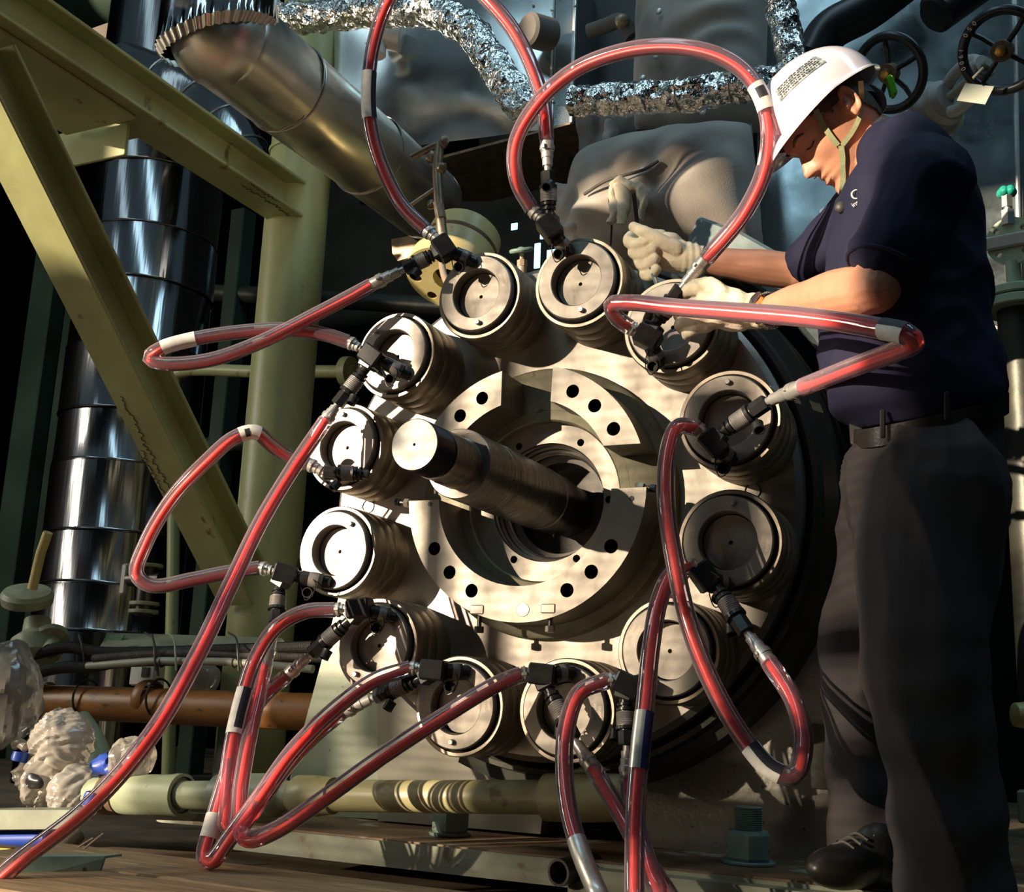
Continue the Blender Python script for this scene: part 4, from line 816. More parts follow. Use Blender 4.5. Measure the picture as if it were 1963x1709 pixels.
# ---- lower left: pipes, cables, wrapped valves
def hpipe(name, label, cat, a, b, r, mat, seg=32):
    t = thing(name, label, cat, a); m = MB(); m.cyl(a, b, r, seg=seg); m.build('pipe_wall', mat, t); return t
Yo = .62; a = at(-60, 1338, Yo); b = at(592, 1342, Yo + .02)
t = hpipe('brown_pipe', 'brown painted horizontal pipe at lower left', 'pipe', a, V((b.x + .1, b.y, a.z + .01)), .058, 'brown_pipe')
for k in (.56,):
    p = a.lerp(b, k); m = MB(); m.lathe([(-.012, .062), (0, .066), (.02, .066), (.03, .062)], p, b - a, 40); m.build('pipe_collar', 'brown_pipe', t)
p = a.lerp(b, .235); m = MB(); m.lathe([(0, .0583), (.02, .0586), (.04, .0583)], p, b - a, 40, a0=.2, a1=2.2); m.build('tape_patch', 'conduit', t)
for px in (166, 305):
    c = at(px, 1300, Yo); m = MB(); m.torus(at(px, 1338, Yo), b - a, .063, .004, 30, 6); m.tube(spline([at(px - 2, 1295, Yo - .06), at(px - 6, 1250, Yo - .08), at(px - 14, 1215, Yo - .08)]), .004, 6); m.build('cable_tie', 'cable_black', t)
t = thing('corrugated_cable', 'upper black corrugated cable above the brown pipe', 'cable', at(100, 1260, .55))
def corr(t, pts, r, mat, name='sheath', pitch=.006):
    P = resample(spline([at(*p) for p in pts], 10), pitch / 2); m = MB(); m.tube(P, [r * (1 if i % 2 else .90) for i in range(len(P))], 14); m.build(name, mat, t, sharp=15)
corr(t, [(40, 1262, .55), (85, 1248, .55), (130, 1240, .55), (190, 1250, .56), (300, 1250, .58), (430, 1246, .6), (600, 1240, .62)], .021, 'cable_black')
t = thing('corrugated_cable', 'lower black corrugated cable above the brown pipe', 'cable', at(100, 1290, .55))
corr(t, [(40, 1300, .54), (90, 1284, .54), (130, 1278, .54), (170, 1278, .55), (230, 1268, .57), (420, 1262, .6)], .021, 'cable_black')
t = thing('grey_cable', 'slim grey cable running along the tray', 'cable', at(200, 1260, .55))
corr(t, [(180, 1262, .54), (230, 1258, .55), (330, 1252, .57), (470, 1256, .6), (640, 1262, .62)], .015, 'cable_grey')
t = thing('conduit_pipe', 'pale conduit tube under the bundled cables', 'conduit', at(300, 1270, .56)); m = MB(); m.tube([at(168, 1276, .54), at(300, 1266, .55), at(440, 1268, .57), at(600, 1282, .60)], .013, 14); m.build('tube', 'conduit', t)
for px in (195, 310, 450): m = MB(); m.torus(at(px, 1269, .553), (1, .1, 0), .0150, .003, 18, 6); m.build('clip', 'cable_black', t)
t = thing('cable_tray', 'pale green flat cable tray lying above the brown pipe', 'cable tray', at(400, 1230, .6))
m = MB(); m.hexa([at(188, 1244, .60), at(560, 1262, .60), at(566, 1258, .60), at(205, 1240, .60), at(205, 1216, .72), at(540, 1226, .72), at(540, 1222, .72), at(205, 1212, .72)]); m.build('tray_strip', 'tray', t)
m = MB(); m.prism([at(x, y, .66) for x, y in ((205, 1214), (238, 1217), (222, 1243), (192, 1243))], (0, .004, 0)); m.build('green_mark', 'green_sign', t)
for px in (290, 330, 450): m = MB(); m.tube(spline([at(px - 12, 1212, .64), at(px + 2, 1222, .60), at(px + 6, 1250, .54), at(px + 8, 1285, .54)]), .0035, 6); m.build('tie_strap', 'cable_black' if px != 330 else 'conduit', t)
# thick pale green pipe low in front
Yg = .10; a = at(190, 1528, Yg); b = at(1290, 1545, Yg); b.z = a.z + .03; b = a.lerp(b, 1.0)
ga = at(175, 1522, .12); gb = at(1150, 1528, .02)
t = thing('green_pipe', 'thick pale green horizontal pipe in front of the pedestal', 'pipe', ga)
gd = (gb - ga); GL = gd.length; gd.normalize()
def gx(px):
    lo, hi = 0, GL * 1.3
    for _ in range(40):
        mid = (lo + hi) / 2
        if proj(ga + gd * mid)[0] < px: lo = mid
        else: hi = mid
    return lo
m = MB(); m.lathe([(gx(150), .0), (gx(150), .048), (gx(205), .048), (gx(207), .050)], ga, gd, 36); m.build('pipe_end', 'pale_green', t)
m = MB(); m.lathe([(gx(205), .0515), (gx(206), .0545), (gx(236), .0545), (gx(237), .0515)], ga, gd, 36); m.build('dark_band', 'rust', t)
m = MB(); m.lathe([(gx(236), .0500), (gx(240), .0535), (gx(336), .0535), (gx(340), .046), (gx(346), .045), (gx(346), .0365), (gx(640), .0365)], ga, gd, 36); m.build('socket', 'pale_green', t)
m = MB(); m.lathe([(gx(335), .047), (gx(336), .0555), (gx(350), .0555), (gx(351), .047)], ga, gd, 36); m.build('union_nut', 'pale_green', t)
m = MB(); m.lathe([(gx(418), .0370), (gx(420), .0535), (gx(436), .0555), (gx(530), .0545), (gx(540), .042), (gx(545), .037)], ga, gd, 36); m.build('coupling_boss', 'pale_green2', t)
m = MB(); m.lathe([(gx(560), .037), (gx(572), .050), (gx(600), .0500), (gx(640), .044), (gx(642), .0375), (gx(1050), .0375)], ga, gd, 36); m.build('long_run', 'pipe_olive', t)
m = MB(); m.lathe([(gx(1046), .041), (gx(1048), .0515), (gx(1110), .053), (gx(1190), .050), (gx(1205), .040), (gx(1205), 0)], ga, gd, 36); m.build('end_elbow', 'pipe_olive', t)
t = thing('support_rail', 'pale green horizontal rail under the thick green pipe', 'rail', at(300, 1580, .2))
m = MB(); m.hexa([at(300, 1575, .16), at(560, 1596, .16), at(560, 1590, .3), at(300, 1570, .3), at(300, 1555, .16), at(560, 1570, .16), at(560, 1566, .3), at(300, 1552, .3)]); m.build('rail_bar', 'base_edge', t)
# plastic wrapped items
def crumple(mb, amp, sc, seed): return crease(mb, amp, sc, seed)
def wraplines(mb, amp, seed):
    rnd = random.Random(seed); d = V((rnd.uniform(-1, 1), rnd.uniform(-.3, .3), rnd.uniform(-1, 1))).normalized(); e = d.cross(V((0, 1, 0))).normalized(); f = d.cross(e); c = sum(mb.v, V((0, 0, 0))) / len(mb.v)
    for i, p in enumerate(mb.v):
        q = V((p.dot(d) * 55, p.dot(e) * 9, p.dot(f) * 9)) + V((seed, 0, 0)); mb.v[i] = p + (p - c).normalized() * amp * ((1 - abs(noise.noise(q)) * 2) - .5)
    return mb
def crease(mb, amp, sc, seed):
    c = sum(mb.v, V((0, 0, 0))) / len(mb.v)
    for i, p in enumerate(mb.v):
        q = V((p.x * sc + seed, p.y * sc - seed, p.z * sc * .55 + seed * .3)); r = (1 - abs(noise.noise(q)) * 2) - .4 + .6 * noise.noise(q * .5); mb.v[i] = p + (p - c).normalized() * amp * r
    return mb
t = thing('plastic_bag', 'clear plastic bag tied over a dark fitting at the left edge', 'plastic bag', at(20, 1340, .1))
c = at(8, 1335, .05); m = MB(); m.ell(c, (.100, .09, .150), seg=64, rings=48); crumple(m, .022, 7, 2.0); crumple(m, .010, 22, 5.0); m.build('film', 'film', t, sharp=14)
m = MB(); m.ell(c + V((-.005, .02, .03)), (.065, .06, .075), seg=20, rings=14); m.cyl(c + V((-.02, .02, -.12)), c + V((-.02, .02, 0)), .045, seg=18); jitter(m, .01, 14); m.build('dark_fitting', 'black_rubber', t)
t = thing('wrapped_valve', 'valve wrapped in white plastic film with blue tape', 'wrapped valve', at(120, 1490, .1))
for (px, py, rx, rz) in ((118, 1420, .075, .075), (92, 1495, .078, .082), (152, 1520, .066, .062), (65, 1475, .040, .05)):
    p = at(px, py, .12); m = MB(); m.ell(p, (rx, .07, rz), seg=90, rings=70); crease(m, .024, 8, px); wraplines(m, .010, px); wraplines(m, .006, py); m.build('film_wrap', 'film_white', t, sharp=50)
    m = MB(); m.ell(p + V((0, .01, 0)), (rx * .62, .045, rz * .62), seg=20, rings=14); jitter(m, .012, 14, px); m.build('wrapped_part', 'valve_grey', t)
for (px, py, rx, rz) in ((38, 1449, .022, .012), (176, 1532, .022, .018)):
    p = at(px, py, .055); m = MB(); m.lathe([(-rz, rx), (-rz * .3, rx * 1.04), (rz * .5, rx), (rz, rx * .97)], p, (.2, .1, 1), 20); jitter(m, .006, 30, px); m.build('blue_tape', 'blue_tape', t)
m = MB(); m.tube(spline([at(28, 1428, .06), at(38, 1424, .06), at(50, 1432, .06)]), .014, 12); m.build('film_tip', 'film_white', t)
m = MB(); m.ell(at(64, 1496, .040), (.034, .010, .022), seg=18, rings=12); jitter(m, .012, 30); m.build('torn_opening', 'black_gap', t)
t = thing('plastic_bag', 'small clear plastic bag with blue tape beside the long hose', 'plastic bag', at(255, 1450, .1))
c = at(250, 1452, .10); m = MB(); m.ell(c, (.062, .055, .055), seg=56, rings=40); crumple(m, .016, 10, 9.0); crumple(m, .009, 28, 3.0); m.build('film', 'film', t, sharp=14)
m = MB(); m.ell(c + V((0, .01, 0)), (.036, .03, .034), seg=16, rings=10); jitter(m, .01, 20); m.build('wrapped_knob', 'film_white', t)
m = MB(); m.lathe([(-.022, .030), (-.008, .024), (.008, .026), (.022, .032)], at(198, 1468, .10), (1, .3, .3), 28); jitter(m, .014, 34); m.build('blue_tape', 'blue_tape', t)
t = thing('pipe_elbow', 'mint green elbow behind the wrapped valve', 'pipe elbow', at(170, 1400, .45))
m = MB(); m.tube(spline([at(150, 1380, .50), at(168, 1405, .50), at(186, 1440, .50), at(192, 1490, .50)]), .040, 24); m.build('bend', 'flange_mint', t)
t = thing('steel_strip', 'mint green plate with peeled paint under the wrapped valve', 'steel plate', at(80, 1575, .0))
m = MB(); m.hexa([at(-60, 1590, -.05), at(150, 1588, -.05), at(168, 1570, .05), at(-60, 1580, .05), at(-60, 1552, -.05), at(160, 1552, -.05), at(176, 1546, .05), at(-60, 1548, .05)]); m.build('plate_edge', 'tray', t)
t = thing('blue_band', 'blue taped cylinder under the mint green plate', 'tape', at(40, 1605, 0))
m = MB(); m.cyl(at(-60, 1608, .03), at(95, 1606, .03), .022, seg=20, bev=.005); m.build('tape_roll', 'blue_tape', t)
t = thing('steel_angle', 'weathered green steel angle lying on the floor boards', 'steel angle', at(140, 1655, -.45))
m = MB(); A = atz(20, 1690, ZF - .006); B = A + V((.150, .0, 0)); B = atz(186, 1686, ZF - .006); up = V((0, 0, .042)); bk = V((0, .05, 0)); m.hexa([A, B, B + V((0, .005, 0)), A + V((0, .005, 0)), A + up, B + up + V((.012, 0, 0)), B + up + V((.012, .005, 0)), A + up + V((0, .005, 0))]); m.hexa([A + up, B + up + V((.012, 0, 0)), B + up + bk + V((.012, 0, 0)), A + up + bk, A + up + V((0, 0, .005)), B + up + V((.012, 0, .005)), B + up + bk + V((.012, 0, .005)), A + up + bk + V((0, 0, .005))]); m.build('angle_bar', 'nut_teal', t)
t = thing('scrap_tube', 'short rusty tube lying behind the steel angle', 'tube', at(140, 1615, -.3)); m = MB(); m.tube([at(100, 1645, -.30), at(150, 1600, -.22)], .018, 14); m.build('tube', 'rust', t)
for lb, q in (('longer thin bent welding rod sticking up by the scrap tube', ((152, 1634, -.32), (175, 1615, -.30), (198, 1597, -.28))), ('shorter thin welding rod leaning against the scrap tube', ((130, 1640, -.32), (158, 1618, -.30), (178, 1606, -.28)))):
    t = thing('welding_rod', lb, 'rod', at(*q[0])); m = MB(); m.tube(spline([at(*p) for p in q]), .0025, 6); m.build('wire', 'copper_tan', t)
for lb, y0, x1 in (('upper brass rod end at the lower left edge', 1628, 24), ('lower brass rod end at the lower left edge', 1646, 14)):
    t = thing('brass_rod', lb, 'rod', at(0, y0, -.42)); m = MB(); m.cyl(at(-30, y0, -.42), at(x1, y0 + 3, -.42), .009, seg=12); m.build('bar', 'brass', t)
# pale green valve at far left
t = thing('globe_valve', 'weathered pale green globe valve with lever at the left edge', 'valve', at(60, 1180, .55))
c = at(52, 1150, .55); x, y, a = frame(V((.25, -.35, .9)))
m = MB(); m.lathe([(-.02, .0), (-.02, .055), (-.01, .086), (.02, .090), (.035, .080), (.042, .03), (.042, 0)], c, a, 36); m.build('hand_wheel', 'valve_green', t)
m = MB(); m.tube([at(62, 1128, .50), at(78, 1060, .48), at(92, 1020, .47)], .017, 14); m.build('lever', 'cream', t)
m = MB(); m.lathe([(0, 0), (0, .045), (.05, .05), (.08, .085), (.14, .085), (.16, .05), (.16, 0)], at(72, 1188, .60), V((.30, -.2, -.9)), 28); m.build('valve_body', 'valve_green', t)
m = MB(); m.lathe([(0, 0), (0, .060), (.03, .062), (.032, .03), (.08, .03)], at(100, 1222, .60), V((.55, -.5, -.55)), 28); m.build('outlet_flange', 'valve_green', t)
t = thing('small_valve', 'dim valve body in front of the insulated pipe foot', 'valve', at(280, 1120, .95))
c = at(282, 1110, .95); m = MB(); m.cyl(c + V((0, 0, -.14)), c + V((0, 0, .06)), .035, seg=20, bev=.004); m.cyl(c + V((-.09, 0, 0)), c + V((.07, 0, 0)), .026, seg=16); m.build('valve_body', 'steel_dark', t)
for z in (.045, -.10, -.13): m = MB(); m.cyl(c + V((0, 0, z)), c + V((0, 0, z + .014)), .056, seg=28, bev=.002); m.build('flange_disc', 'valve_green', t)
m = MB(); m.box(c + V((-.10, -.01, 0)), (.03, .03, .12), bevel=.006); m.build('bracket', 'valve_grey', t)
t = thing('instrument_box', 'small white instrument box behind the brown pipe', 'instrument', at(283, 1285, .9)); p = at(283, 1288, .9); m = MB(); m.box(p, (.12, .06, .10), bevel=.006); m.build('case', 'paper', t); m = MB(); m.box(p + V((.02, -.032, .0)), (.035, .006, .035)); m.build('dial', 'cable_black', t)
t = thing('plastic_bottle', 'dull clear plastic wrap behind the long hose above the brown pipe', 'plastic wrap', at(390, 1290, .85)); m = MB(); m.ell(at(390, 1300, .85), (.065, .05, .06), seg=24, rings=16); jitter(m, .012, 16); m.build('film', 'film_white', t, sharp=30)
t = thing('cream_pipe', 'slim cream pipe running behind the round column', 'pipe', at(340, 720, 1.55)); m = MB(); m.tube(spline([at(322, 1500, 1.5), at(332, 1080, 1.5), at(334, 850, 1.5), at(337, 722, 1.5), at(350, 712, 1.5), at(500, 712, 1.5), at(680, 712, 1.5)], 10), .028, 16); m.build('pipe_run', 'olive_paint', t)
m = MB(); m.cyl(at(660, 712, 1.5), at(674, 712, 1.5), .065, seg=24); m.build('pipe_flange', 'olive_paint', t)
t = thing('floor_pipe', 'dim mint pipe standing between the brown pipe and the pedestal', 'pipe', at(440, 1420, .7)); m = MB(); m.cyl(at(440, 1480, .8), at(450, 1360, .8), .05, seg=20); m.build('pipe_wall', 'casing_teal', t)

# ================================================================== the hall
def struct(name, mb, mat, **k): return tag(mb.build(name, mat, None, **k), kind='structure')
fl = struct('floor', MB().box((-1.5, 0, ZF - .085), (18, 13, .05)), 'floor_dark')
# floor boards in front of the base plate
for i, (y0, y1, dz, dx) in enumerate(((-1.80, -1.48, .008, -.4), (-2.14, -1.82, .010, -.1), (-2.50, -2.16, .008, -.3), (-.52, -.27, .010, .75), (-.82, -.54, .012, .2), (-1.14, -.85, .008, .1), (-.52, -.30, -.030, -2.4), (-1.45, -1.17, .010, -.2))):
    m = MB(); m.box((dx - .1, (y0 + y1) / 2, ZF + dz - .02), (3.4, y1 - y0 - .006, .04), bevel=.003); o = m.build('plank', 'wood', fl, sharp=25); o.rotation_euler = (0, 0, 0)
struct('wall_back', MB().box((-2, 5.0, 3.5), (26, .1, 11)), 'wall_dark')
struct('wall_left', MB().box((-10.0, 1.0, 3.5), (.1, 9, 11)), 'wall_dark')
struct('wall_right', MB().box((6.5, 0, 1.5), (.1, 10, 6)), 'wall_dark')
# unseen gobo wall behind the viewer, added so its opening shapes the sun patches
YW = -6.0
wl = tag(MB().box((-8.6, YW, 1.9), (6.0, .12, 6.2)).build('gobo_wall', 'wall_dark'), kind='structure')
def gobo_part(x0, x1, z0, z1, name='gobo_panel', mat='wall_dark'): MB().box(((x0 + x1) / 2, YW, (z0 + z1) / 2), (x1 - x0, .12, z1 - z0)).build(name, mat, wl)
gobo_part(-2.80, 4.5, -1.2, 5.0); gobo_part(-5.6, -2.80, -1.2, -.55); gobo_part(-5.6, -5.3, -.55, .42); gobo_part(-3.2, -2.80, -.55, .42); gobo_part(-5.6, -4.6, 3.55, 5.0); gobo_part(-5.6, -4.97, 3.02, 3.55); gobo_part(-4.6, -2.80, 2.62, 5.0); gobo_part(-5.6, -5.35, 1.3, 2.1)
for q in ((-3.745, -3.685, 1.27, 1.38), (-4.05, -3.30, .58, .78), (-2.90, -2.80, .50, 1.30), (-3.30, -3.02, 1.00, 1.06), (-3.22, -2.98, .76, .84), (-5.45, -5.15, .86, 1.16), (-4.9, -4.55, .60, .70), (-4.78, -4.66, .84, 1.0), (-5.02, -4.9, .72, .9), (-4.20, -4.17, .95, 2.62), (-4.9, -4.3, 2.58, 2.62)): gobo_part(*q, name='gobo_board', mat='far_beam')  # added boards that keep the sun off chosen areas
# added slats in the opening, dimming the sun zone by zone
def gobo_slats(x0, x1, z0, z1, pitch, h):
    me = MB().box((0, 0, 0), (x1 - x0, .04, h)).mesh('gobo_slat', smooth=False); me.materials.append(MAT('far_beam')); z = z0
    while z < z1: o = part('gobo_slat', me, None, wl, ((x0 + x1) / 2, YW, z)); z += pitch
gobo_slats(-4.17, -3.54, .80, 2.12, .03, .0105); gobo_slats(-3.54, -3.36, .80, 1.60, .03, .0222); gobo_slats(-3.54, -3.36, 1.60, 2.12, .03, .0105); gobo_slats(-3.36, -2.80, .45, 1.42, .03, .010); gobo_slats(-5.15, -4.30, .40, 1.06, .03, .013); gobo_slats(-4.30, -3.36, .40, .58, .03, .017)
for o_ in ('beam', ):
    t = thing('roof_beam', 'dim brown roof beam in the upper left background', 'beam', at(260, 70, 3.0)); m = MB(); a = at(150, 105, 3.0); b = at(420, 10, 3.2); m.box((a + b) / 2, (.16, .22, (b - a).length), frame(b - a)); m.build('beam_body', 'far_beam', t)
t = thing('overhead_pipe', 'huge dim green pipe in the upper left background', 'pipe', at(120, 30, 3.6)); m = MB(); m.cyl(at(-120, 40, 3.6), at(420, -20, 3.6), .32, seg=40); m.build('pipe_wall', 'far_green', t)
for i, (px, wpx, lb) in enumerate(((20, 60, 'dim green upright at the left edge'), (85, 34, 'dim green upright left of the insulated pipe'), (400, 30, 'dim upright between insulated pipe and column'))):
    t = thing('background_upright', lb, 'upright', at(px, 1100, 2.6)); a = at(px, 1100, 2.6); m = MB(); m.box((a.x, a.y, .6), (wpx * .0033, .12, 3.4), bevel=.006); m.build('post', 'far_green', t)
for i, (px, py, qx, qy, r, lb) in enumerate(((400, 560, 900, 590, .05, 'dark pipe crossing behind the upper left tensioners'), (400, 850, 720, 856, .04, 'dark lower pipe behind the column'))):
    t = thing('background_pipe', lb, 'pipe', at(px, py, 2.6)); m = MB(); m.cyl(at(px, py, 2.6), at(qx, qy, 2.6), r, seg=16); m.build('pipe_wall', 'casing_dark', t)

# small far windows glimpsed between the two top tensioners
wn_ = tag(MB().box(at(1035, 470, 4.90), (.60, .04, .66)).build('window_1', 'wall_dark'), kind='structure')
for (px, py, w_, h_) in ((986, 434, .055, .055), (1030, 490, .05, .20), (1056, 505, .07, .22), (1040, 452, .04, .05)): MB().box(at(px, py, 4.87), (w_, .012, h_), bevel=.004).build('pane', 'window_pane', wn_)
# ================================================================== the worker
def remesh(mb, voxel, smooth=2, disp=None):
    me = bpy.data.meshes.new('tmp'); me.from_pydata([tuple(p) for p in mb.v], [], mb.f); o = bpy.data.objects.new('tmp', me); COL.objects.link(o)
    import bmesh
    bm = bmesh.new(); bm.from_mesh(me); bmesh.ops.recalc_face_normals(bm, faces=bm.faces); bm.to_mesh(me); bm.free()
    r = o.modifiers.new('r', 'REMESH'); r.mode = 'VOXEL'; r.voxel_size = voxel; r.use_smooth_shade = True
    if smooth: s = o.modifiers.new('s', 'SMOOTH'); s.iterations = smooth; s.factor = .5
    dg = bpy.context.evaluated_depsgraph_get(); dg.update(); out = bpy.data.meshes.new_from_object(o.evaluated_get(dg)); bpy.data.objects.remove(o)
    if disp:
        nv = [v.normal.copy() for v in out.vertices]
        for v, n in zip(out.vertices, nv): v.co = v.co + disp(v.co, n)
    out.polygons.foreach_set('use_smooth', [True] * len(out.polygons)); out.update(); return out
def imgdir(dx, dy, dz=0.0): return (RGT * dx + DWN * dy + FWD * dz).normalized()
def loft(mb, secs, seg=32, p=2.0):
    # secs: (centre, A half-axis vector, B half-axis vector)
    vs = []; n = len(secs); fs = []
    for c, A, B in secs:
        for k in range(seg):
            t = 2 * PI * k / seg; ct, st = math.cos(t), math.sin(t); e = 2.0 / p
            vs.append(V(c) + A * math.copysign(abs(ct) ** e, ct) + B * math.copysign(abs(st) ** e, st))
    for i in range(n - 1):
        for k in range(seg): j = (k + 1) % seg; fs.append((i * seg + k, i * seg + j, (i + 1) * seg + j, (i + 1) * seg + k))
    fs.append(tuple(range(seg))[::-1]); fs.append(tuple(range((n - 1) * seg, n * seg)))
    return mb.add(vs, fs)
def limb(mb, pts, rads, n=6, seg=18):
    P = spline(pts, n); R = []
    for i in range(len(pts) - 1):
        for k in range(n): t = k / n; t = t * t * (3 - 2 * t); R.append(rads[i] * (1 - t) + rads[i + 1] * t)
    R.append(rads[-1]); mb.tube(P, R, seg); mb.ell(P[0], (R[0],) * 3, seg=14, rings=8); mb.ell(P[-1], (R[-1],) * 3, seg=14, rings=8); return mb
YP = -.17
worker = thing('person', 'worker in white hard hat, navy short sleeved shirt and work gloves leaning to the machine', 'person', (.95, -.1, ZF))
# head frame: f forward, u up, l towards the viewer side
hl = V((.43, -.90, .0)).normalized(); hf = imgdir(-.66, .75, .0); hf = (hf - hl * hf.dot(hl)).normalized(); hu = hl.cross(hf)
if hu.dot(DWN) > 0: hu = -hu
HS = 1.06
O = at(1622, 212, YP - .04) - hl * .078
def hp(f, l, u): return O + hf * (f * HS) + hl * (l * HS) + hu * (u * HS)
def lerp_tab(tab, x):
    if x <= tab[0][0]: return tab[0][1]
    for (a, va), (b, vb) in zip(tab, tab[1:]):
        if x <= b: t = (x - a) / (b - a); return va + (vb - va) * t
    return tab[-1][1]
T_front = [(-.112, .070), (-.106, .086), (-.092, .0985), (-.080, .0965), (-.072, .0925), (-.063, .0945), (-.050, .0950), (-.036, .0925), (-.022, .092), (.0, .090), (.018, .088), (.034, .0955), (.050, .0935), (.075, .082), (.100, .060), (.118, .034), (.128, .0)]
T_back = [(-.112, .0), (-.095, .025), (-.07, .060), (-.04, .082), (.0, .094), (.04, .100), (.07, .096), (.10, .076), (.118, .048), (.128, .0)]
T_wid = [(-.112, .020), (-.104, .032), (-.09, .044), (-.07, .055), (-.045, .063), (-.015, .070), (.01, .0735), (.04, .0750), (.07, .0730), (.095, .060), (.115, .038), (.128, .0)]
def G(x, s): return math.exp(-(x / s) ** 2)
def head_pt(a, u):
    w = lerp_tab(T_wid, u); ff = lerp_tab(T_front, u); fb = lerp_tab(T_back, u); c, s = math.cos(a), math.sin(a)
    l = w * math.copysign(abs(s) ** .92, s)
    f = ff * abs(c) ** .80 if c > 0 else -fb * abs(c) ** .95
    if c > 0:
        nose = lerp_tab([(-.040, 0), (-.034, .010), (-.026, .0295), (-.018, .0310), (-.006, .0225), (.010, .0125), (.024, .004), (.034, 0)], u)
        f += nose * G(l, .0115 if u < -.012 else .0095) + .007 * G(u + .028, .009) * G(abs(l) - .014, .008)      # nose and its wings
        f -= .0105 * G(abs(l) - .032, .017) * G(u - .014, .012)                     # eye sockets
        f += .0065 * G(abs(l) - .032, .013) * G(u - .011, .0075)                    # lids
        f += .0040 * G(abs(l) - .030, .022) * G(u - .034, .008)                     # brow
        f += .0075 * G(u + .046, .0055) * G(l, .021) + .0070 * G(u + .0605, .0062) * G(l, .019) - .0035 * G(u + .0535, .0028) * G(l, .026)  # lips
        f += .005 * G(u + .094, .012) * G(l, .022)                                   # chin
        f += .0040 * G(abs(l) - .050, .018) * G(u + .012, .018)                     # cheek bone
        f -= .0030 * G(abs(l) - .040, .014) * G(u + .045, .016)
    return hp(f, l, u)
bm_ = MB(); NA, NU = 120, 110
vs = []; fs = []
for j in range(NU + 1):
    u = -.112 + (.128 + .112) * (.5 - .5 * math.cos(PI * j / NU))
    for i in range(NA): vs.append(head_pt(2 * PI * i / NA, u))
for j in range(NU):
    for i in range(NA): k = (i + 1) % NA; fs.append((j * NA + i, j * NA + k, (j + 1) * NA + k, (j + 1) * NA + i))
fs.append(tuple(range(NA))[::-1]); fs.append(tuple(range(NU * NA, (NU + 1) * NA)))
bm_.add(vs, fs)
# ears
for s in (1, -1):
    ec = hp(-.012, s * .0735, .004); ef = (hf * -.35 + hl * s * .94).normalized(); ex = (hf * .94 + hl * s * .30).normalized(); eu = (hu * .97 - hf * .22).normalized(); ex = (ex - eu * ex.dot(eu)).normalized(); en = ex.cross(eu)
    P = [ec + ex * (-.005 + .0165 * math.cos(t)) + eu * (.007 + .029 * math.sin(t)) + hl * s * (.010 + (.006 if math.cos(t) < 0 else 0)) for t in [math.radians(k) for k in range(20, 290, 12)]]
    bm_.tube(P, .0044, 10); bm_.ell(ec + ex * -.004 + eu * .004 + hl * s * .002, (.017, .027, .0075), (ex, eu, en), seg=20, rings=12)
    bm_.ell(ec + ex * .001 + eu * -.022 + hl * s * .009, (.009, .010, .006), (ex, eu, en), seg=14, rings=10); bm_.ell(ec + ex * .011 + eu * -.002 + hl * s * .006, (.005, .007, .006), (ex, eu, en), seg=12, rings=8)
    P = [ec + ex * (-.003 + .009 * math.cos(t)) + eu * (.008 + .018 * math.sin(t)) + hl * s * .009 for t in [math.radians(k) for k in range(60, 270, 15)]]; bm_.tube(P, .0028, 8)
# neck and hidden trunk
nb = at(1712, 318, YP); limb(bm_, [hp(-.016, 0, -.030), hp(-.032, 0, -.075), nb, at(1745, 400, YP)], [.050, .056, .064, .085])
SHn = at(1772, 352, YP - .165); ELn = at(1676, 552, YP - .215); WRn = at(1466, 597, -.165)
SHf = at(1660, 410, .00); ELf = at(1535, 522, .10); WRf = at(1345, 498, .065)
limb(bm_, [at(1745, 400, YP), SHn, SHn.lerp(ELn, .5), ELn], [.075, .062, .054, .047]); limb(bm_, [ELn + V((0, .004, 0)), ELn.lerp(WRn, .28), ELn.lerp(WRn, .62), WRn, WRn.lerp(ELn, -.12)], [.046, .051, .042, .030, .029])
bm_.ell(ELn + imgdir(.6, .6, 0) * .012, (.034, .034, .034), seg=14, rings=10)
limb(bm_, [at(1745, 400, YP), SHf, ELf], [.075, .055, .045]); limb(bm_, [ELf, ELf.lerp(WRf, .35), ELf.lerp(WRf, .7), WRf], [.042, .043, .036, .029])
limb(bm_, [at(1745, 400, YP), at(1760, 600, YP), at(1790, 800, YP)], [.08, .09, .09])
body = link('body', remesh(bm_, .0032, 2), 'skin', worker)
bpy.context.view_layer.update()
def cast(obj, x, y, off=.004, fallback=None):
    d = ray(x, y).normalized(); ok, p, n, _ = obj.ray_cast(CAM, d)
    return (p - d * off, n) if ok else ((at(x, y, fallback) if fallback is not None else None), -d)
# hair: close cropped shell round the back and temples
m = MB(); vs = []; fs = []; na, nu = 90, 50; keep = {}
for j in range(nu + 1):
    u = -.055 + .17 * j / nu
    for i in range(na + 1):
        a = math.radians(62) + math.radians(236) * i / na; c = hp(0, 0, u); p = head_pt(a, u); vs.append(p + (p - c).normalized() * .0042)
def hair_ok(a, u):
    fwd = abs(math.degrees(a) - 180)          # 0 at the nape, 118 at the temple
    if fwd > 112: return u > .045
    if fwd > 96: return u > .012 + (fwd - 96) * .002
    if fwd > 78: return u > .024
    return u > -.050 + max(0, (fwd - 45)) * .0018
for j in range(nu):
    for i in range(na):
        a = math.radians(62) + math.radians(236) * (i + .5) / na; u = -.055 + .17 * (j + .5) / nu
        if hair_ok(a, u): fs.append((j * (na + 1) + i, j * (na + 1) + i + 1, (j + 1) * (na + 1) + i + 1, (j + 1) * (na + 1) + i))
m.add(vs, fs); hair = m.build('hair', 'hair', worker, sharp=180)
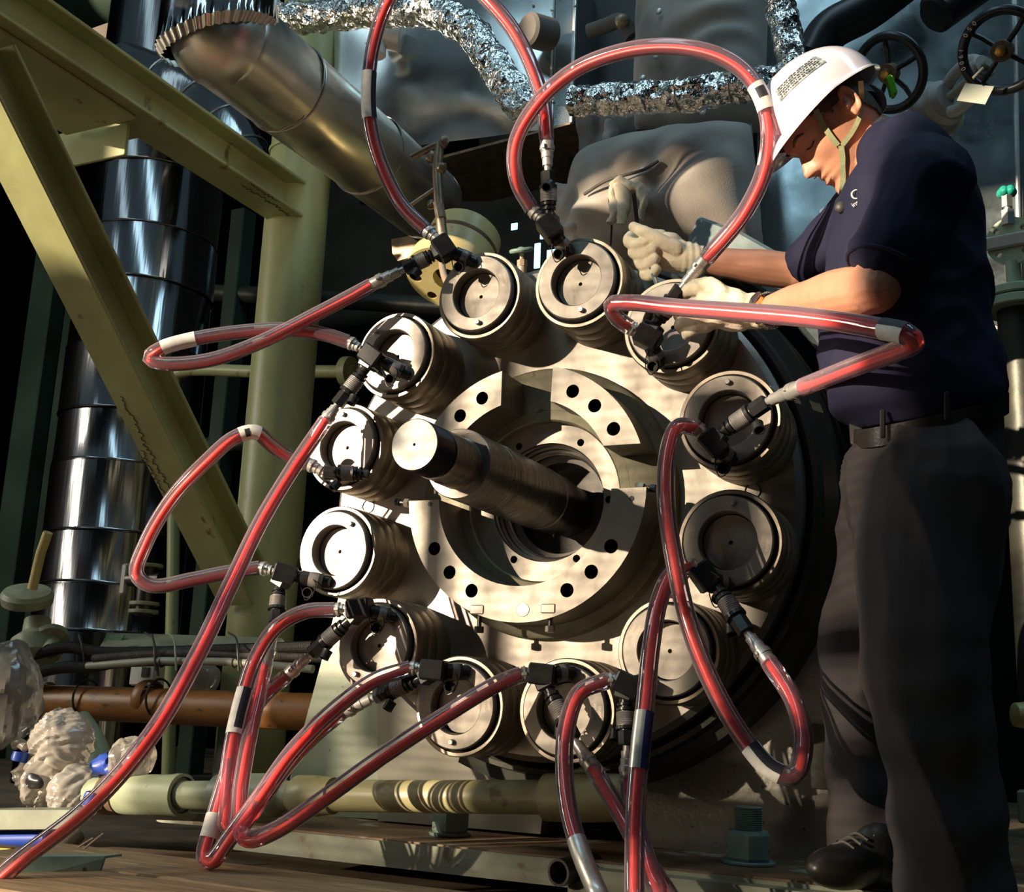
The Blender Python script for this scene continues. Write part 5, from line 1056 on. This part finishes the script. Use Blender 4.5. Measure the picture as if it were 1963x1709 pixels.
# neck stubble below the hairline stays skin; brow, eye and lips on the visible side
def onface(pts, r, name, mat, flat=.5):
    P = [hp(f, l, u) for f, l, u in pts]; mm = MB(); mm.tube(spline(P, 5), r, 8, rfun=lambda k: r * (.35 + .65 * math.sin(PI * min(max(k, .05), .95)))); return mm.build(name, mat, worker, sharp=180)
def surf(a_deg, u, off=.0008):
    p = head_pt(math.radians(a_deg), u); c = hp(0, 0, u); return p + (p - c).normalized() * off
def sgn_a(l_deg): return l_deg
for s in (1, -1):
    P = [surf(s * k, u) for k, u in ((12, .034), (20, .039), (30, .040), (40, .034))]; mm = MB(); mm.tube(spline(P, 5), .003, 8, rfun=lambda k: .0034 * (.4 + .6 * math.sin(PI * min(.95, max(.05, k))))); mm.build('eyebrow', 'hair', worker, sharp=180)
    P = [surf(s * k, u, .0004) for k, u in ((14, .0115), (20, .0085), (27, .0080), (34, .0105))]; mm = MB(); mm.tube(spline(P, 5), .0018, 8); mm.build('eyelid_line', 'eye_dark', worker, sharp=180)
P = [surf(k, u, .0002) for k, u in ((-17, -.0530), (-8, -.0528), (0, -.0532), (8, -.0528), (17, -.0530))]; mm = MB(); mm.tube(spline(P, 5), .0011, 6); mm.build('mouth_line', 'eye_dark', worker, sharp=180)
P = [surf(k, u, -.0010) for k, u in ((-15, -.0575), (-8, -.0605), (0, -.0615), (8, -.0605), (15, -.0575))]; mm = MB(); mm.tube(spline(P, 5), .0034, 8, rfun=lambda k: .0034 * (.3 + .7 * math.sin(PI * min(.95, max(.05, k))))); mm.build('lower_lip', 'lip', worker, sharp=180)
mm = MB(); mm.ell(hp(.113, .0085, -.036), (.0045, .004, .002), (hf, hl, hu), seg=10, rings=6); mm.build('nostril', 'eye_dark', worker)

# ---- shirt
def sec(xl, xr, y, b, dy=0.0, Y=YP):
    a, c = at(xl, y - dy, Y), at(xr, y + dy, Y); A = (c - a) / 2; Bv = (FWD - RGT * 0).normalized(); Bv = (Bv - A.normalized() * Bv.dot(A.normalized())).normalized(); return ((a + c) / 2, A, Bv * b)
ms = MB()
loft(ms, [sec(1648, 1926, 792, .155, -30), sec(1596, 1934, 760, .172, -24), sec(1572, 1926, 705, .180, -14), sec(1576, 1906, 620, .178, -4), sec(1590, 1897, 540, .178), sec(1598, 1895, 460, .185, 4), sec(1622, 1886, 390, .185, 10), sec(1660, 1866, 330, .170, 14), sec(1698, 1836, 280, .120, 16), sec(1728, 1800, 250, .075, 14)], seg=40, p=2.3)
HMn = SHn.lerp(ELn, .72); limb(ms, [at(1752, 345, YP - .08), SHn, SHn.lerp(ELn, .35), HMn], [.088, .086, .078, .072]); 
limb(ms, [at(1735, 372, YP + .06), at(1668, 415, .00), at(1600, 462, .05), at(1552, 500, .085)], [.105, .088, .072, .060])
def folds(co, n):
    q = co * 5.0; k = noise.noise(V((q.x * 1.2, q.y * 1.2, q.z * 2.6))); k2 = noise.noise(V((co.x * 14, co.y * 14, co.z * 22)))
    d = (co - at(1690, 560, YP - .1)).length
    w = math.exp(-(d / .17) ** 2); rid = (1 - abs(noise.noise(V((co.x * 7 + co.z * 6, co.y * 5, co.z * 8 - co.x * 7))))) ** 3
    rid2 = (1 - abs(noise.noise(V((co.x * 5 - co.z * 4, co.y * 5, co.z * 5 + co.x * 4))))) ** 4
    return n * (.007 * k + .0025 * k2 + .014 * w * (rid - .4) + .008 * (rid2 - .35))
shirt = link('shirt', remesh(ms, .0065, 2, folds), 'shirt', worker)
# collar
mc = MB(); cx_, cy_, ca_ = frame((hp(-.035, 0, -.075) - at(1735, 372, YP)).normalized(), -FWD)
cc = at(1712, 292, YP)
def collar(u, v):
    t = 2 * PI * u; r = .068 + .012 * (1 - v) + .004 * noise.noise(V((math.cos(t) * 2, math.sin(t) * 2, v)))
    return cc + (cx_ * math.cos(t) + cy_ * math.sin(t)) * r + ca_ * (-.030 + .055 * v) 
mc.grid(collar, 48, 6, wrap=True); mc.grid(lambda u, v: collar(u, v) * 1.0 + (cc - collar(u, v)).normalized() * .005, 48, 6, wrap=True); col_ = mc.build('collar', 'shirt', shirt, sharp=180)
# sleeve hem
mh = MB(); mh.torus(HMn + (ELn - HMn).normalized() * .022, ELn - HMn, .068, .0045, 40, 8); mh.build('sleeve_hem', 'shirt', shirt)
bpy.context.view_layer.update()
for s, sz, px, py in (('C', .026, 1640, 374), ('inn', .013, 1640, 390)):
    p, n = cast(shirt, px, py, .003, YP - .15); letter(s, sz, p, RGT * .80 + DWN * -.55, -DWN, 'white_print', shirt, 'chest_print')
# ---- trousers
mt = MB(); YT = -.15
loft(mt, [sec(1645, 1925, 800, .158, -30, YT), sec(1634, 1928, 840, .170, -20, YT), sec(1622, 1926, 920, .178, -8, YT), sec(1628, 1910, 1000, .165, 0, YT), sec(1650, 1890, 1060, .12, 0, YT)], seg=40, p=2.3)
F1 = at(1655, 1650, .02); K1 = at(1642, 1240, .02)
limb(mt, [at(1725, 930, -.06), at(1690, 1080, -.02), K1, at(1640, 1420, .03), at(1648, 1560, .02), at(1650, 1632, .02)], [.110, .088, .068, .066, .064, .068], seg=24)
F2 = atz(1832, 1770, ZF); limb(mt, [at(1800, 930, -.24), at(1776, 1090, -.25), at(1770, 1270, -.27), at(1800, 1480, -.25), at(1822, 1640, -.22), at(1832, 1735, -.20)], [.128, .116, .100, .092, .088, .088], seg=24)
def tfold(co, n):
    r1 = (1 - abs(noise.noise(V((co.x * 8 + co.z * 2.2, co.y * 8, co.z * 1.7 - co.x * 2))))) ** 3; k2 = noise.noise(V((co.x * 16, co.y * 16, co.z * 9)))
    low = max(0, min(1, (-.25 - co.z) / .5)); rip = math.sin(co.z * 55 + 6 * noise.noise(V((co.x * 4, co.y * 4, co.z * 3)))) * .004 * low
    return n * (.021 * (r1 - .45) + .004 * k2 + rip)
trousers = link('trousers', remesh(mt, .0075, 2, tfold), 'trousers', worker)
mp_ = MB(); mp_.tube(spline([at(x, y, YT - .155) for x, y in ((1760, 800), (1752, 860), (1768, 920), (1788, 962))], 6), .0022, 6); mp_.build('pocket_seam', 'cable_black', trousers)
# belt with buckle and loops
mb_ = MB()
def belt(u, v):
    t = 2 * PI * u; a, c = at(1640, 836, YT), at(1930, 772, YT); A = (c - a) / 2; Bv = FWD; Bv = (Bv - A.normalized() * Bv.dot(A.normalized())).normalized(); e = 2 / 2.3; ct, st = math.cos(t), math.sin(t)
    return (a + c) / 2 + A * 1.03 * math.copysign(abs(ct) ** e, ct) + Bv * .176 * math.copysign(abs(st) ** e, st) + DWN * (-.018 + .036 * v)
mb_.grid(belt, 80, 4, wrap=True); blt = mb_.build('belt', 'leather', worker, sharp=180)
bk = at(1643, 828, YT - .06); mm = MB(); x, y, a = frame((imgdir(-.8, .1, -.6)), -DWN); mm.box(bk, (.034, .052, .008), (x, y, a), bevel=.003); mm.build('buckle', 'chrome', blt, sharp=25)
for px, py in ((1692, 812), (1815, 778)):
    p = at(px, py, YT - .16); d = (CAM - p).normalized(); mm = MB(); mm.box(p + d * .012, (.010, .006, .052), (RGT, -d, -DWN), bevel=.002); mm.build('belt_loop', 'trousers', blt, sharp=25)
# shoes
for (px, py, Y, zz) in ((1668, 1690, -.02, ZB), (1835, 1790, -.22, ZF)):
    c = at(px, py, Y); c.z = zz + .045; fd = V((-.50, -.86, 0)).normalized(); sd = V((fd.y, -fd.x, 0)); mm = MB()
    mm.ell(c + fd * .07, (.10, .047, .042), (fd, sd, V((0, 0, 1))), seg=24, rings=14); mm.ell(c - fd * .05, (.075, .042, .045), (fd, sd, V((0, 0, 1))), seg=24, rings=14); mm.ell(c - fd * .02 + V((0, 0, .035)), (.06, .04, .05), (fd, sd, V((0, 0, 1))), seg=20, rings=12)
    me = remesh(mm, .006, 2)
    for v in me.vertices: v.co.z = max(v.co.z, zz + .004)
    so = link('shoe', me, 'shoe', worker)
    for k in range(4):
        q = c + fd * (.015 + .020 * k) + V((0, 0, .062 - k * .007)); l_ = MB(); l_.tube(spline([q - sd * .026 + V((0, 0, -.006)), q + V((0, 0, .004)), q + sd * .026 + V((0, 0, -.006))]), .0026, 6); l_.build('lace', 'cable_grey', so)
        l_ = MB(); l_.torus(q + sd * .030 * (1 if px < 1700 else 1) + V((0, 0, -.008)), sd + V((0, 0, .6)), .0042, .0013, 14, 6); l_.build('eyelet', 'chrome', so)
# ---- gloves
g = MB(); wn = WRn
def A3(p): return at(*p)
limb(g, [A3((1456, 597, -.165)), A3((1430, 596, -.160)), A3((1395, 594, -.150)), A3((1362, 590, -.135))], [.036, .041, .044, .040]); g.ell(A3((1375, 592, -.14)), (.052, .030, .046), (RGT, FWD, DWN))
for pts, r in ((((1368, 562, -.135), (1334, 553, -.135), (1312, 562, -.105), (1304, 580, -.075)), .0150), (((1362, 584, -.140), (1324, 584, -.145), (1304, 594, -.110), (1302, 606, -.075)), .0150), (((1360, 604, -.140), (1326, 610, -.140), (1306, 620, -.105), (1306, 630, -.075)), .0145), (((1366, 622, -.135), (1336, 630, -.128), (1318, 638, -.100), (1316, 642, -.075)), .0130), (((1408, 572, -.160), (1378, 552, -.155), (1348, 545, -.130), (1322, 545, -.105)), .0160)):
    limb(g, [A3(p) for p in pts], [r * 1.12, r * 1.04, r, r * .86], seg=14)
def gl_fold(co, n):
    s = (co - wn).dot(-RGT); return n * (.0022 * noise.noise(co * 45) + .0030 * math.sin(s * 150 + 3 * noise.noise(co * 12)) * math.exp(-((s - .06) / .07) ** 2))
glove_n = link('work_glove', remesh(g, .0026, 2, gl_fold), 'glove', worker)
g = MB(); limb(g, [A3((1345, 498, .065)), A3((1318, 494, .066)), A3((1290, 488, .068)), A3((1268, 482, .068))], [.033, .037, .042, .040]); g.ell(A3((1282, 482, .06)), (.042, .034, .048), (RGT, FWD, DWN))
for i in range(4):
    pts = [(1268, 452 + 19 * i, .095), (1222 + 8 * i, 447 + 22 * i, .085), (1205 + 9 * i, 462 + 21 * i, .050), (1226 + 8 * i, 468 + 19.5 * i, .022), (1250 + 3 * i, 458 + 19.5 * i, .020)]
    r = (.0150, .0152, .0146, .0132)[i]; limb(g, [A3(p) for p in pts], [r, r * 1.06, r, r * .98, r * .9], seg=14)
limb(g, [A3((1300, 478, .035)), A3((1268, 462, .018)), A3((1238, 446, .015)), A3((1214, 434, .022))], [.020, .0175, .0155, .0125], seg=14)
glove_f = link('work_glove', remesh(g, .0026, 1, lambda co, n: n * (.0016 * noise.noise(co * 50) + .0014 * math.sin((co - WRf).dot(RGT) * 420) * math.exp(-(((co - WRf).dot(-RGT) - .012) / .03) ** 2))), 'glove', worker)
mm = MB(); mm.torus(WRf + (WRf - ELf).normalized() * -.006, WRf - ELf, .0335, .0030, 36, 8); mm.build('cuff_edge', 'ink', glove_f)
# wrist watch
wc = WRn.lerp(ELn, .045); wd_ = (ELn - WRn).normalized(); ww = thing('tmp', '', ''); bpy.data.objects.remove(ww)
mm = MB(); xw, yw, aw = frame(wd_, -FWD)
for i in range(26):
    t = 2 * PI * i / 26; u = xw * math.cos(t) + yw * math.sin(t)
mw = MB(); mw.lathe([(-.009, .0345), (-.0085, .0365), (.0085, .0365), (.009, .0345)], wc, wd_, 40); watch = mw.build('wrist_watch', 'chrome', worker, sharp=25)
for i in range(30):
    t = 2 * PI * i / 30; u = xw * math.cos(t) + yw * math.sin(t); z_ = wd_.cross(u)
    for k in (-1, 0, 1):
        mm = MB(); mm.box(wc + u * .0376 + wd_ * .0062 * k, (.0046, .0054, .0035), (z_, wd_, u), bevel=.0012); o_ = mm.build('bracelet_link', 'gold' if k == 0 else 'chrome', watch, sharp=30)
fcd = (CAM - wc).normalized(); fcd = (fcd - wd_ * fcd.dot(wd_)).normalized(); fcd = (fcd * .75 - DWN * .66).normalized(); fcd = (fcd - wd_ * fcd.dot(wd_)).normalized()
mm = MB(); mm.lathe([(-.006, .016), (.003, .0175), (.005, .0165), (.005, .0145)], wc + fcd * .038, fcd, 32); mm.build('watch_case', 'gold', watch); mm = MB(); mm.lathe([(.0046, .0148), (.0046, 0)], wc + fcd * .038, fcd, 28); mm.build('watch_dial', 'glass_dark', watch)
# ---- hard hat
tl = hl.copy(); tf = imgdir(-.79, .61, .0); tf = (tf - tl * tf.dot(tl)).normalized(); tu = tl.cross(tf)
if tu.dot(DWN) > 0: tu = -tu
HC = at(1602, 158, YP - .076) - tl * .118
def dome(t, v, off=0.0):
    # v 0 at the crown, 1 at the rim
    c, s = math.cos(t), math.sin(t); rf = .120 if c > 0 else .146; rl = .118; h = .122
    ang = v * PI / 2; rr = math.sin(ang) ** .92; z = h * (math.cos(ang) ** .85 if ang < PI / 2 - 1e-6 else 0)
    k = 1 - off / .13
    ridge = .004 * G(s, .16) * (1 - v) if True else 0
    return HC + (tf * rf * c + tl * rl * s) * rr * k + tu * ((z + ridge) * k)
def brim(t, w):
    c, s = math.cos(t), math.sin(t); p = dome(t, 1.0); ext = (.007 + .036 * max(0, c) ** .8); out = (tf * .120 * c + tl * .118 * s).normalized()
    return p + out * (ext * w) + tu * (-.006 * w - .022 * w * w * max(0, c) ** 1.2)
mhat = MB(); mhat.grid(lambda u, v: dome(2 * PI * u, v), 72, 24, wrap=True); mhat.grid(lambda u, v: brim(2 * PI * u, v), 72, 5, wrap=True); mhat.grid(lambda u, v: brim(2 * PI * u, 1 - v) - tu * .0035, 72, 5, wrap=True); mhat.grid(lambda u, v: dome(2 * PI * u, 1 - v, .0035) - tu * .0, 72, 20, wrap=True); mhat.grid(lambda u, v: brim(2 * PI * u, 1.0) - tu * .0035 * v, 72, 1, wrap=True)
me = mhat.mesh('hard_hat', sharp=60); hat = link('hard_hat', me, 'helmet', worker)
# printed sticker on the side, following the dome
def hatpt(fx, lz, off=.0012):
    # side sticker: angle from the front and height
    return dome(fx, lz) + (dome(fx, lz) - HC).normalized() * off
st0, st1, sv0, sv1 = math.radians(38), math.radians(98), .60, .78
mm = MB(); mm.grid(lambda u, v: hatpt(st0 + (st1 - st0) * u, sv0 + (sv1 - sv0) * v), 24, 8); stk = mm.build('approval_sticker', 'sticker', hat, sharp=180)
for j in range(5):
    mm = MB(); rnd = random.Random(j); u = .06
    while u < .92:
        w_ = rnd.uniform(.02, .07); a_, b_ = u, min(u + w_, .95); v0_ = .12 + .17 * j
        mm.grid(lambda uu, vv: hatpt(st0 + (st1 - st0) * (a_ + (b_ - a_) * uu), sv0 + (sv1 - sv0) * (v0_ + .08 * vv), .0018), 2, 1); u += w_ + .02
    mm.build('sticker_print', 'ink', stk)
# suspension band, adjuster, chin strap
mm = MB()
def band(u, v):
    t = math.radians(40) + math.radians(280) * u; c, s = math.cos(t), math.sin(t); return HC + tf * (.098 if c > 0 else .112) * c + tl * .088 * s + tu * (.012 - .034 * v - .030 * v * max(0, -c))
mm.grid(band, 60, 4); mm.grid(lambda u, v: band(u, 1 - v) + (HC - band(u, 1 - v)).normalized() * .003, 60, 4); mm.build('head_band', 'harness', hat, sharp=180)
mm = MB(); q = HC - tf * .132 - tu * .058 + tl * .045; mm.box(q, (.014, .022, .046), (imgdir(.8, -.3), tl, imgdir(-.25, -.95)), bevel=.005); mm.build('adjuster_knob', 'lime', hat, sharp=25)
mm = MB(); q = HC - tf * .110 - tu * .048; mm.ell(q, (.014, .040, .034), (tf, tl, tu)); mm.build('ratchet', 'harness', hat)
def strap(pts, name='chin_strap', w=.0115):
    P = []
    for x, y in pts:
        p, n = cast(body, x, y, .0045, YP - .15); P.append(p)
    # keep the ribbon outside the face, smooth its depth
    D = [(p - CAM).length for p in P]; P = spline(P, 5); mm = MB(); vs = []; fs = []
    for i, p in enumerate(P):
        T = (P[min(i + 1, len(P) - 1)] - P[max(i - 1, 0)]).normalized(); nrm = (CAM - p).normalized(); sd = T.cross(nrm).normalized()
        for a_, b_ in ((-1, 0), (1, 0), (1, 1), (-1, 1)): vs.append(p + sd * (w / 2 * a_) + nrm * (.0014 * b_))
    for i in range(len(P) - 1):
        for k in range(4): l = (k + 1) % 4; fs.append((i * 4 + k, i * 4 + l, (i + 1) * 4 + l, (i + 1) * 4 + k))
    mm.add(vs, fs); return mm.build(name, 'strap', hat, sharp=60)
strap([(1564, 210), (1576, 236), (1590, 258), (1606, 279)]); strap([(1650, 155), (1651, 190), (1648, 222), (1634, 252), (1614, 279)], w=.010)
s3 = strap([(1612, 279), (1615, 300), (1615, 320), (1616, 340), (1614, 365), (1612, 392)], w=.011)
mm = MB(); p, n = cast(shirt, 1612, 397, .006, YP - .12); mm.ell(p, (.012, .008, .012)); mm.build('strap_toggle', 'cable_black', hat)
# hex key held in the far glove
t = thing('hex_key', 'thin steel hex key held in the raised glove', 'tool', at(1253, 520, .04)); mm = MB(); mm.cyl(at(1246, 512, .018), at(1264, 566, .0), .0048, seg=6); mm.build('rod', 'chrome', t)
